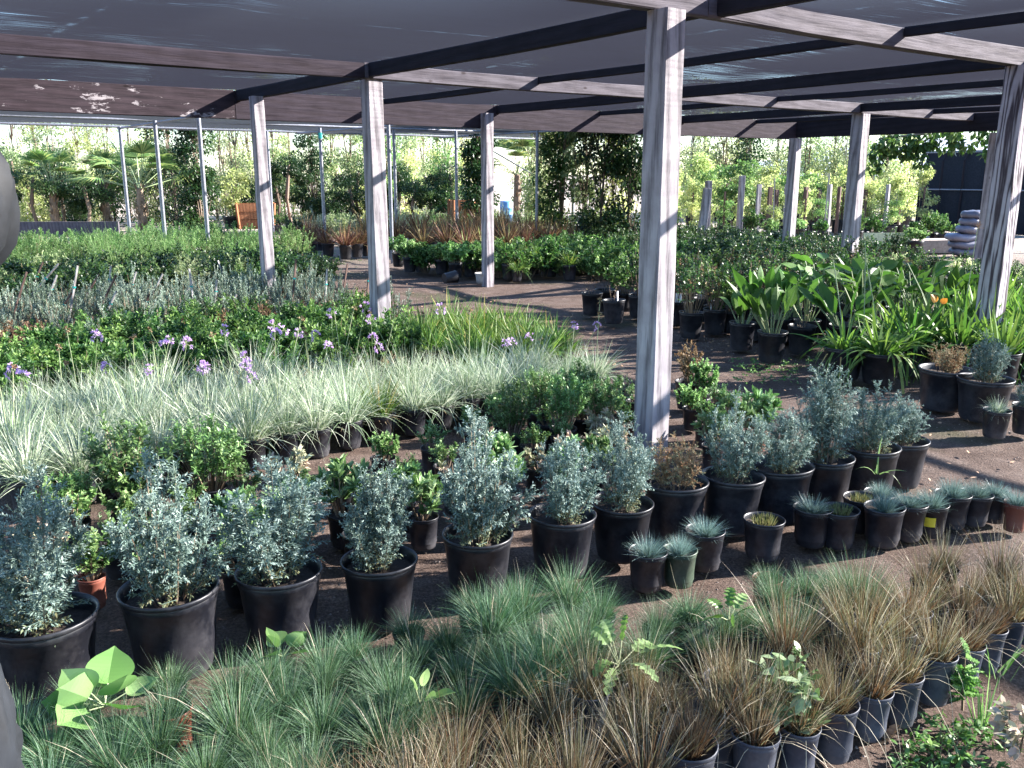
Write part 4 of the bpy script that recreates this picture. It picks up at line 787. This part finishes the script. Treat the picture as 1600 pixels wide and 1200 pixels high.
DK = [(310, 24, 4.2, 1.15, 'dark_green', 'column', 7000, 'tall dark columnar evergreen left of the weathered posts'), (268, 27, 4.6, 1.6, 'dark_green', 'oval', 3500, 'dark leafy tree behind the fan palm'), (488, 28, 4.4, 1.3, 'dark_green', 'column', 4500, 'tall dark tree with a broken crown by the teal topped pipe'),
      (748, 23, 4.1, .85, 'dark_green', 'column', 7000, 'narrow dark column of foliage behind the post in the white pot'), (846, 22, 4.6, 1.1, 'olive_pale', 'column', 4200, 'loose olive green tree left of the dense dark pair'), (878, 21, 4.4, 1.2, 'glossy_green', 'column', 5200, 'mid green narrow tree beside the last pipe post'),
      (915, 20.5, 4.5, 1.0, 'olive_pale', 'column', 4200, 'olive tree in front of the dense dark pair'), (942, 19.8, 4.6, 1.3, 'dark_green', 'column', 6500, 'dense dark tree left of the big near post'), (985, 19.6, 4.6, 1.2, 'dark_green', 'column', 6500, 'dense dark tree half behind the big near post'), (962, 21, 3.4, .9, 'yellow_green', 'column', 2600, 'yellowing shrub between the dense dark trees'),
      (1167, 34, 3.7, 1.5, 'dark_green', 'oval', 4500, 'round dark green tree against the hazy hill'), (830, 28, 3.9, 1.5, 'olive_pale', 'oval', 2500, 'feathery pale tree behind the pipe brace'), (1090, 30, 2.2, 1.3, 'yellow_green', 'oval', 2500, 'yellow shrub just right of the big near post'), (600, 30, 3.9, 1.4, 'bright_green', 'oval', 2600, 'bright leafy tree behind the middle post')]
for px, D, h, cw, m_, sh, n, lab in DK: tree('dense_tree', lab, 'tree', px, D, h, cw, m_, int(n*1.6), .085, .048, .03, 60, .035, 'dense trees behind the shade house', False, sh, lo=0, hi=.9)
# clipped pompom junipers
for k, (px, D, zc, r) in enumerate([(50, 26, 1.55, .55), (92, 27, 1.0, .62), (128, 26, 1.3, .5), (20, 27, 2.0, .6), (428, 27, 1.45, .62), (452, 26, 1.9, .45), (545, 27, 1.2, .55), (560, 28, 1.75, .5), (622, 28, 1.7, .42), (648, 27, 1.2, .5), (672, 27, 1.0, .5), (703, 28, 1.65, .5), (716, 27, 1.0, .55), (520, 27, .9, .5), (590, 28, 1.0, .5)]):
    x = colx(px, D); r0 = empty('clipped_juniper', f"dark clipped juniper with cloud shaped pads, {ordw(k+1)} listed from the left end", 'shrub', (x, D, 0), R.uniform(0, 6), 'clipped junipers')
    mb = MB(); mb.tubes([[0, 0, 0], [.05, .1, zc*.5]], [[.05, .1, zc*.5], [0, 0, zc]], .06, .04, 'bark', 6); obj('trunk', mb.mesh('trunk'), r0)
    C = [[0, 0, zc]]+[[r*1.1*cos(a), r*1.1*sin(a), zc-R.uniform(.1, .55)] for a in R.uniform(0, 6.28, 4)]; mb = MB(); clumps(mb, C, [r]+[r*.6]*4, 5200, .075, .028, 'dark_green', LEAF, .1, 1, .62); obj('crown', mb.mesh('crown'), r0)
# broad green bushes that close off the far end
k = 0
for px in list(range(-10, 300, 26)):
    k += 1; D = R.uniform(27.5, 33); tree('broad_bush', f"broad leafy bush at the far end behind the feathery bed, {ordw(k)} from the left", 'shrub', px, D, R.uniform(1.7, 2.7), 1.7, ['glossy_green', 'dark_green', 'olive_pale', 'yellow_green'][k % 4], 2400, .10, .05, .02, 22, .04, 'bushes at the far left end')
for px in list(range(335, 740, 27)):
    k += 1; D = R.uniform(29, 36); tree('broad_bush', f"sunlit bush far beyond the pipe posts, {ordw(k-12)} from the left", 'shrub', px, D, R.uniform(1.3, 2.4), 1.6, ['yellow_green', 'olive_pale', 'bright_green'][k % 3], 1900, .09, .045, .02, 20, .04, 'sunlit bushes beyond the pipes')
# fan palms
def palm(label, px, D, th, n, L, lean=0.0):
    x = colx(px, D); root = empty('fan_palm', label, 'palm', (x, D, 0), R.uniform(0, 6), 'fan palms')
    mb = MB(); mb.lathe([(.11, 0), (.12, th*.3), (.10, th*.7), (.08, th), (.001, th+.05)], 'bark', 10); 
    nb = 60; a = R.uniform(0, 6.28, nb); z = R.uniform(0, th, nb); mb.ribbons(np.stack([.09*np.cos(a), .09*np.sin(a), z], 1), np.stack([np.cos(a)*.5, np.sin(a)*.5, np.ones(nb)], 1), .2, .05, LEAF, 'stem', R.uniform(0, 1, nb)); obj('trunk', mb.mesh('trunk'), root)
    mb = MB()
    for q in range(n):
        a = q*2.4+R.normal(0, .2); t = R.uniform(.1, 1.35); d = np.array([sin(t)*cos(a), sin(t)*sin(a), cos(t)]); p0 = np.array([0, 0, th]); p1 = p0+d*L*.8; mb.tubes([p0], [p1], .012, .008, 'stalk', 4, .4)
        s_ = unit(np.cross(d, [0, 0, 1.])); f = np.linspace(-1.25, 1.25, 22); dd = np.cos(f)[:, None]*d+np.sin(f)[:, None]*s_; m = len(f)
        mb.ribbons(np.repeat(p1[None], m, 0), dd, L*R.uniform(.5, .62, m), .05, [.35, .9, .5, .03], 'palm_green', R.uniform(.1, 1, m), R.uniform(.1, .5), 2, 0, np.repeat(unit(np.cross(dd[11], s_))[None], m, 0)*.3+np.cross(dd, unit(np.cross(d, s_))))
    obj('crown', mb.mesh('crown'), root)
palm('low fan palm at the far left over the wooden edging', 78, 26, 1.35, 14, .95); palm('tall fan palm with a shaggy trunk and bright raised fans', 216, 24, 1.25, 16, 1.35)
palm('low silvery fan palm beside the shaggy trunked one', 160, 27, 1.3, 14, .9)
palm('tall narrow palm behind the pipe brace', 808, 27, 1.6, 12, 1.2)
# bright nursery stock right of the big post: staked saplings in tree pots
pot_kind('tree', .19, .36, 'black_plastic', 2, seg=18)
def sap(mb, k):
    h = 1.15+.15*k; mb.tubes([[0, 0, 0]], [[.03, 0, h]], .012, .006, 'bark', 5); C = np.stack([R.normal(0, .17, 15), R.normal(0, .17, 15), R.uniform(.15, 1, 15)*h], 1); clumps(mb, C, .17, 1300, .075, .045, 'yellow_green' if k != 1 else 'bright_green', LEAF, 0, 1)
F_sap = mk(4, sap)
mb = MB(); mb.tubes([[.09, 0, -.2]], [[.1, 0, 1.0]], .03, .03, 'brown_stake', 4); STK_A = mb.mesh('stake')
mb = MB(); mb.tubes([[.09, 0, -.2]], [[.12, 0, 1.25]], .018, .018, 'stake_wood', 4); STK_B = mb.mesh('stake')
k = 0
for r_, (D, x0, x1, st) in enumerate([(23.0, 1058, 1432, 26), (25.5, 1058, 1440, 25), (28.5, 1056, 1440, 24), (32, 1056, 1440, 24)]):
    for px in np.arange(x0, x1, st):
        k += 1; q = px+R.normal(0, 3); x = colx(q, D+0)
        if r_ == 0 and R.uniform() < .3: continue
        potted('potted_sapling', f"yellow green sapling in tree pot, {ordw(int((px-x0)//st)+1)} along {'the front' if r_ == 0 else 'the '+ordw(r_+1)} sapling row", 'potted plant', x, D+R.normal(0, .2), 'tree', F_sap[int(R.integers(4))], 'sunlit saplings in tree pots', R.uniform(.9, 1.1), None, 'foliage',
               ('stake', STK_A if R.uniform() < .5 else STK_B) if R.uniform() < .8 else None, R.uniform(.75, 1.0)*(.62 if r_ == 0 else 1.0))
for k, px in enumerate(range(1062, 1440, 30)):
    tree('broad_bush', f"yellow green bushy tree behind the sapling rows, {ordw(k+1)} from the big near post", 'shrub', px, 36+R.normal(0, 1), R.uniform(2.5, 3.0), 2.2, ['yellow_green', 'bright_green', 'olive_pale'][k % 3], 2300, .10, .055, .05, 24, .05, 'bushy backdrop behind the saplings')
# low potted shrubs on the far side of the yard, right
for k, px in enumerate([1180, 1210, 1255, 1290, 1345, 1375, 1438, 1462, 1485, 1512, 1440, 1475]):
    D = [21.5, 21, 21.8, 20.8, 21, 20.6, 19.5, 20.4, 20, 20.2, 17.8, 21.6][k]
    r = potted('potted_shrub', f"leafy plant in black nursery pot on the pale yard, {ordw(k+1)} of a loose line", 'potted plant', colx(px, D), D, 'tree', pick(F_leafy+F_shrub[:2]), 'pots standing in the bright yard', .95, None, 'foliage', None, 1.1)
    if px in (1438, 1462, 1512): mb = MB(); mb.box((-.10, -.175, .25), (.08, .01, .07), 'yellow_tag' if px != 1462 else 'white_tag'); o = obj('tag', mb.mesh('tag'), r); r.rotation_euler = (0, 0, 0)
# leaning spare posts and row markers
def thing_box(name, lab, cat, c, size, mat, rz=0, rx=0, ry=0, group=None):
    mb = MB(); x, y, z = [q/2 for q in size]; b = min(x, y, z)*.06; mb.box((0, 0, z), size, mat); o = obj(name, mb.mesh(name), None, c, rz); o.rotation_euler = (rx, ry, rz)
    bv = o.modifiers.new('bevel', 'BEVEL'); bv.width = b; bv.segments = 1; return tag(o, lab, cat, group)
thing_box('short_post', 'short pale post leaning beside its twin right of the big post', 'post', (colx(1098, 19.5), 19.5, 0), (.17, .1, 1.35), 'weathered_white', .2, 0, .10, 'short posts in the yard')
thing_box('short_post', 'upright short pale post beside the leaning one', 'post', (colx(1108, 19.8), 19.8, 0), (.13, .1, 1.5), 'weathered_white', .2, 0, 0, 'short posts in the yard')
thing_box('short_post', 'single short grey post among the saplings', 'post', (colx(1160, 22), 22, 0), (.12, .12, 1.6), 'weathered_white', .2, 0, 0, 'short posts in the yard')
for k, px in enumerate([1187, 1205, 1216, 1232, 1262, 1282, 1300, 1314, 1355, 1390]):
    D = 24.3+.4*(k % 3); h = ztop(288+4*(k % 3), D); thing_box('row_marker', f"brown timber marker standing among the saplings, {ordw(k+1)} from the left", 'post', (colx(px, D), D, 0), (.11, .08, h), 'brown_stake' if k % 3 else 'weathered_white', R.uniform(0, 1), 0, R.normal(0, .02), 'timber markers among the saplings')
# far net greenhouse, its hoop wall, bags on a slab
GH = empty('net_greenhouse', 'dark net covered greenhouse at the far right behind the yard', 'greenhouse', (colx(1440, 27), 27, 0))
ga, gb = (colx(1428, 27), 27), (colx(1640, 24), 24)
d_ = Vector((gb[0]-ga[0], gb[1]-ga[1], 0)); Lg = d_.length; rzg = math.atan2(d_.y, d_.x)
mb = MB(); nn = 30; uu = np.linspace(0, Lg, nn); zz = np.linspace(0, ztop(236, 27), 8); gx, gz = np.meshgrid(uu, zz, indexing='ij'); gy = .06*np.sin(gx*3)+.25*(gz/2.4)**2; idx = np.arange(nn*8).reshape(nn, 8)
mb.add(np.stack([gx, gy, gz], -1).reshape(-1, 3), np.stack([idx[:-1, :-1], idx[1:, :-1], idx[1:, 1:], idx[:-1, 1:]], -1).reshape(-1, 4), 'dark_net'); o = obj('net_wall', mb.mesh('net_wall', True), GH); o.rotation_euler = (0, 0, rzg)
for q in range(7): mb = MB(); xx = Lg*q/6; mb.tubes([[xx, -.03, 0], [xx, -.03, 2.0]], [[xx, -.03, 2.0], [xx, .3, 2.4]], .03, .03, 'dark_batten', 6); o = obj('hoop', mb.mesh('hoop'), GH); o.rotation_euler = (0, 0, rzg)
mb = MB(); mb.tubes([[0, -.04, 2.25], [0, -.04, 1.2]], [[Lg, -.04, 2.25], [Lg, -.04, 1.2]], .02, .02, 'pipe', 6); o = obj('rail', mb.mesh('rail'), GH); o.rotation_euler = (0, 0, rzg)
def lump(name, lab, cat, c, size, mat, rz, grp):
    bm_ = MB(); nu, nv = 22, 12; a = np.linspace(0, 2*pi, nu, endpoint=False); b = np.linspace(-pi/2, pi/2, nv); A, B = np.meshgrid(a, b, indexing='ij')
    f = lambda t, p: np.sign(t)*np.abs(t)**p
    X = f(np.cos(A), .6)*f(np.cos(B), .5)*size[0]/2; Y = f(np.sin(A), .6)*f(np.cos(B), .5)*size[1]/2; Z = f(np.sin(B), .8)*size[2]/2*(1+.12*np.sin(5*A+3*B))
    w = .012*np.sin(9*A+2*np.cos(4*B)); P = np.stack([X*(1+w), Y*(1+w), Z+size[2]/2+.01*np.sin(12*X/size[0])], -1); i = np.arange(nu); q = []
    for j in range(nv-1): q.append(np.stack([i*nv+j, ((i+1) % nu)*nv+j, ((i+1) % nu)*nv+j+1, i*nv+j+1], 1))
    bm_.add(P.reshape(-1, 3), np.concatenate(q), mat); return tag(obj(name, bm_.mesh(name, True), None, c, rz), lab, cat, grp)
bx, by = colx(1528, 18.3), 18.3
for k, (dx, z, s) in enumerate([(0, 0, 1), (-.04, .15, 1), (-.12, .30, 1.05), (.03, .46, .95), (.05, .61, .9), (.04, .75, .85)]):
    lump('soil_bag', f"pale plastic soil bag, {ordw(k+1)} from the bottom of the stack by the right post", 'bag', (bx+dx, by, z), (.78*s, .45, .17), 'bag_plastic', .15*k, 'stack of soil bags')
thing_box('concrete_slab', 'long pale concrete ledge in the bright yard before the soil bags', 'ledge', (colx(1400, 19.0), 19.0, 0), (3.4, .5, .28), 'block', .15)
thing_box('cream_board', 'cream yellow board standing below the ledge', 'board', (colx(1395, 17.9), 17.9, 0), (.9, .04, .5), 'cream_panel', .1, -.15)
# crates, barrel, slab and pots far left and centre
def crate(lab, px, D, size, rz, taper=.85):
    root = empty('wooden_crate', lab, 'planter box', (colx(px, D), D, 0), rz, 'timber planter boxes'); w, d, h = size; nb = 4
    for k in range(nb):
        z = h*(k+.5)/nb; s = taper+(1-taper)*(k+.5)/nb
        mb = MB()
        for sx in (-1, 1): mb.box((sx*w/2*s, 0, z), (.03, d*s, h/nb-.012), 'red_crate_wood')
        for sy in (-1, 1): mb.box((0, sy*d/2*s, z), (w*s-.034, .03, h/nb-.012), 'red_crate_wood')
        obj('plank', mb.mesh('plank'), root)
    mb = MB()
    for sx in (-1, 1):
        for sy in (-1, 1): mb.tubes([[sx*(w/2*taper+.03), sy*(d/2*taper+.03), 0]], [[sx*(w/2+.03), sy*(d/2+.03), h+.01]], .04, .04, 'red_crate_wood', 4)
    obj('frame', mb.mesh('frame'), root); o = obj('soil', POTS['tub']['soil'], root, (0, 0, h*.35)); o.scale = (w*.48/.19*.9, d*.48/.19*.9, 1.5); return root
crate('tapered red timber planter box left of the third weathered post', 395, 25.0, (.95, .9, .85), .3)
crate('low timber planter box behind the flax', 706, 25.5, (.95, .6, .35), .1); crate('tall slatted timber box beside the low one', 720, 24.5, (.5, .5, .95), .3, 1.0); crate('small timber box at the left edge of the path gap', 636, 27, (.5, .5, .45), .2)
x, D = colx(360, 25.2), 25.2; potted('potted_shrub', 'yellow leafed plant in large black pot beside the tapered box', 'potted plant', x, D, 'tub', F_sap[0], None, 1.45, folsc=.8)
thing_box('timber_platform', 'low sunlit plank platform in front of the tapered box', 'platform', (colx(378, 23.2), 23.2, 0), (1.25, .9, .22), 'pale_slab', .1)
thing_box('timber_edging', 'low brown timber edging board at the far left', 'edging', (colx(90, 24), 24, 0), (2.9, .08, .40), 'grey_beam', .05)
mb = MB(); mb.lathe([(a_*.62, b_*.62) for a_, b_ in [(.001, 0), (.27, 0), (.285, .03), (.285, .3), (.30, .31), (.285, .33), (.285, .58), (.30, .59), (.285, .61), (.285, .86), (.25, .9), (.001, .9)]], 'blue_plastic', 22); tag(obj('blue_barrel', mb.mesh('barrel', True), None, (colx(791, 25), 25, .35)), 'bright blue plastic barrel behind the post in the white pot', 'barrel')
thing_box('concrete_block', 'pale block under the blue barrel', 'block', (colx(791, 25), 25, 0), (.7, .6, .35), 'block')
for k, (px, D, s) in enumerate([(300, 24.5, .6), (430, 24.5, 1.0), (440, 21, .9), (455, 19.2, .9), (482, 18.7, 1), (507, 18.2, 1), (535, 17.6, 1.1), (553, 18, 1), (570, 18.3, 1), (470, 20, .9), (495, 19.6, 1)]):
    potted('potted_flax', f"bronze leaved flax in black pot lining the gravel gap, {ordw(k+1)} from the left", 'potted plant', colx(px, D), D, 'mid', pick(F_phorm) if k > 3 else pick(F_olive), 'flax pots lining the gravel gap', 1.15, None, 'foliage', None, .85)
# the overhanging vine branch at the upper right
VB = empty('overhanging_branch', 'leafy branch hanging in front of the net greenhouse at the upper right', 'branch', (colx(1480, 19), 19, 0))
zz = ztop(205, 19); L_ = 3.3; mb = MB(); pts = np.array([[2.6, .4, zz+.35], [1.6, .2, zz+.2], [.6, 0, zz+.05], [-.5, -.1, zz-.05], [-1.5, 0, zz-.15]]); mb.tubes(pts[:-1], pts[1:], .03, .018, 'bark', 6); mb.tubes([[2.6, .4, 0]], [[2.6, .4, zz+.36]], .07, .05, 'bark', 7); obj('trunk', mb.mesh('trunk'), VB)
t = R.uniform(0, 1, 60); C = np.stack([2.6-4.2*t, R.normal(0, .25, 60), zz+.28-.5*t+R.normal(0, .15, 60)-(R.uniform(0, 1, 60)**3)*.55], 1); mb = MB(); clumps(mb, C, .17, 2300, .11, .075, 'glossy_green', OVAL, 0, 1, .7, .8); obj('crown', mb.mesh('crown'), VB)

# ------------------------------------------------------------------ weeds and strays near the camera
def weed(name, lab, px, py, z, fn, cat='weed'):
    x, y = at(px, py, z); mb = MB(); fn(mb); me = mb.mesh(name); return tag(obj(name, me, None, (x, y, z), R.uniform(0, 6)), lab, cat)
def rosette(n, L, Wd, mat, tl=1.0, dr=.5, up=.3, prof=OVAL, fold=.12):
    def f(mb):
        a = np.arange(n)*2.4+R.normal(0, .2, n); th = R.uniform(up, tl, n); D = np.stack([np.sin(th)*np.cos(a), np.sin(th)*np.sin(a), np.cos(th)], 1); P = np.zeros((n, 3)); P[:, 2] = -.06
        mb.tubes(P, P+D*L*.5, .0025, .002, 'stalk', 4, .8); mb.ribbons(P+D*L*.5, D, L*R.uniform(.7, 1.1, n), Wd*R.uniform(.8, 1.1, n), prof, mat, R.uniform(.3, 1, n), dr, 3, fold)
    return f
BIGP = [.30, .72, .94, 1.04, 1.06, 1.0, .88, .7, .45, .2, .02]; TOOTH = [.2, .7, .35, .9, .45, 1, .5, .9, .4, .6, .03]
weed('broad_weed', 'big soft round leaved weed beside the left silver tub', 160, 1075, .20, rosette(9, .13, .125, 'weed_green', 1.35, .15, .55, BIGP))
weed('broad_weed', 'round leaved weed growing from a pot under the third silver bush', 440, 1000, .20, rosette(7, .085, .065, 'weed_green', 1.1, .3, .3, BIGP))
weed('thistle_weed', 'jagged leaved thistle weed where the green and bronze grasses meet', 968, 1012, .24, rosette(9, .15, .05, 'weed_green', 1.3, .5, .35, TOOTH))
weed('broad_weed', 'light green lobed weed left of the red pots', 1140, 945, .22, rosette(6, .10, .05, 'weed_green', 1.1, .4, .3, TOOTH))
weed('broad_weed', 'pale leaf pair poking out of the fescue', 655, 1070, .22, rosette(4, .10, .04, 'weed_green', .9, .3, .2, BIGP))
weed('leafy_weed', 'grey green branching weed against the front grey pots', 1225, 1140, .10, lambda mb: (stemmed(mb, 9, .22, .13, 26, .07, 6, .055, .024, 'paddle_succulent', OVAL, .5, .3, 1, 0, .003, .9, .3, .1, 2, .02), stemmed(mb, 7, .24, .1, 20, .03, 16, .008, .005, 'weed_green', DIAM, .5, .7, 1, 0, .002)))
weed('thistle_weed', 'upright prickly weed on the ground at the lower right', 1508, 1110, .0, lambda mb: stemmed(mb, 3, .22, .03, 18, .02, 4, .055, .020, 'weed_green', TOOTH, .6, .15, 1, 0, .004, 1.1, .4, .1, 3, .01))
weed('leafy_weed', 'flat leaved weed spreading below the prickly one', 1480, 1165, .0, lambda mb: (rosette(16, .09, .03, 'weed_green', 1.4, .3, .6, TOOTH)(mb), stemmed(mb, 7, .05, .10, 9, .03, 6, .022, .014, 'weed_green', OVAL, .5, .2, 1, 0, .002, .9, .1, .1, 2, .1)))
weed('leafy_weed', 'rosy brown small shrub cut by the bottom right corner', 1590, 1175, .0, lambda mb: stemmed(mb, 9, .16, .09, 26, .04, 8, .034, .018, 'pale_succulent', OVAL, .6, .2, 1, 0, .004, .9, .1, .1, 2, .03))
weed('grass_weed', 'few long green grass blades by the last grey pot', 1560, 1060, .0, lambda mb: tuft(mb, 12, .04, .26, .006, .8, .6, 'weed_green', .4, 1, 6), 'grass')
weed('grass_weed', 'long green blades on the dirt beside the prickly weed', 1535, 1130, .0, lambda mb: tuft(mb, 12, .03, .2, .006, .5, .3, 'weed_green', .4, 1, 6), 'grass')
weed('grass_weed', 'lone long grass stems in front of the pale grasses', 175, 760, .15, lambda mb: tuft(mb, 4, .02, .42, .006, .5, .4, 'weed_green', .6, 1, 6), 'grass')
weed('grass_weed', 'bright green blades beside the last silver pots', 1370, 740, .18, lambda mb: tuft(mb, 7, .02, .24, .008, .8, .8, 'weed_green', .6, 1, 6), 'grass')
x, y = at(1372, 1165, 0); mb = MB(); mb.ribbons([[0, 0, .012]], [[1, .2, .15]], .085, .07, TOOTH, 'dry_leaf', .5, -.2, 3, .25); mb.ribbons([[.03, 0, .014]], [[.3, 1, .25]], .05, .04, TOOTH, 'dry_leaf', .5, -.2, 3, .25); tag(obj('dry_leaf', mb.mesh('dry_leaf'), None, (x, y, 0), .4), 'curled dry brown leaf on the dirt by the front pots', 'leaf')
# low green ground weeds
mb = MB(); n = 260; uv = []
for _ in range(n):
    if R.uniform() < .3: x, y = at(R.uniform(1400, 1640), R.uniform(1120, 1230), 0)
    elif R.uniform() < .5: x, y = at(R.uniform(1140, 1300), R.uniform(560, 600), 0)
    else: x, y = W(R.uniform(7.0, 10), R.uniform(14.5, 20))
    q = R.integers(5, 12); a = R.uniform(0, 6.28, q); P = np.repeat([[x, y, -.005]], q, 0)+np.stack([R.normal(0, .015, q), R.normal(0, .015, q), np.zeros(q)], 1)
    mb.ribbons(P, np.stack([np.cos(a), np.sin(a), R.uniform(.3, 1.4, q)], 1), R.uniform(.015, .05, q), R.uniform(.005, .014, q), OVAL, 'weed_green', R.uniform(0, 1, q), .3)
tag(obj('ground_weeds', mb.mesh('ground_weeds')), 'tiny green weeds scattered over the dirt', kind='stuff')
# dry umbel stalks standing above the agapanthus
for k, (px, py, pb, h, t) in enumerate([(1432, 410, 1470, .9, 'd'), (1538, 355, 1505, 1.25, 'd'), (1362, 375, 1352, 1.0, 'g'), (1365, 405, 1375, .9, 'g'), (1313, 405, 1320, .85, 'g')]):
    D = 8.2 if t == 'd' else 8.0; tip = np.array([colx(px, D), D, ztop(py, D)]); b = np.array([colx(pb, D), D-.3, .25]); mb = MB(); m1 = (b+tip)/2+[0, 0, .02]; mb.tubes(np.stack([b, m1])-b, np.stack([m1, tip])-b, .005, .004, 'stalk', 5, .9)
    d = rdir(26, .5); P = np.repeat((tip-b)[None], 26, 0); mb.tubes(P, P+d*.055, .0013, .0013, 'rust_leaf' if t == 'd' else 'stalk', 3, R.uniform(.4, 1, 26))
    tag(obj('seed_head', mb.mesh('seed_head'), None, tuple(b)), ('dry tan' if t == 'd' else 'green')+f" agapanthus seed head on a bare stalk, {['left of the near right post', 'close beside the near right post', 'tallest of the green ones', 'just below the tallest', 'above the arum leaves'][k]}", 'seed head', 'agapanthus seed heads')
weed('orange_leaves', 'orange autumn leaves glowing above the agapanthus', 1465, 470, .62, rosette(3, .10, .055, 'orange_leaf', .9, .2, .1, BIGP), 'leaf')

# ------------------------------------------------------------------ bundled net hanging at the left edge, close to the camera
mb = MB(); nu, nv = 48, 110; A = np.linspace(0, 2*pi, nu, endpoint=False); zz = np.linspace(.0, 2.45, nv)
P = []
Dn = 1.25
for z in zz:
    py = 600-F_PX*tan(math.atan2(z-CAM_H, Dn)+PITCH)
    ex = np.interp(py, [-400, 100, 200, 240, 262, 300, 350, 385, 410, 450, 700, 1000, 1080, 1140, 1200, 1400], [-80, -70, -40, -10, 10, 19, 21, 13, -6, -45, -90, -60, -8, 10, 24, 50])
    dd = depth(0, Dn, z); r0 = np.interp(z, [0, .7, 1.1, 1.4, 1.6, 1.9, 2.45], [.16, .13, .07, .08, .10, .07, .05]); cx = (ex-800)/F_PX*dd-r0
    rr = r0*(1-.12*np.abs(np.sin(A*5+z*7+.6*np.sin(z*19)))+.03*np.sin(A*13-z*23)+.02*np.sin(A*21+z*41)); P.append(np.stack([cx+rr*np.cos(A), Dn+rr*np.sin(A), np.full(nu, z)], 1))
P = np.concatenate(P); i = np.arange(nu); q = [np.stack([j*nu+i, j*nu+(i+1) % nu, (j+1)*nu+(i+1) % nu, (j+1)*nu+i], 1) for j in range(nv-1)]
mb.add(P, np.concatenate(q), 'tarp_plastic'); tag(obj('hanging_net_roll', mb.mesh('net_roll', True)), 'dark bundled shade net hanging at the left edge close to the viewer', 'net roll')
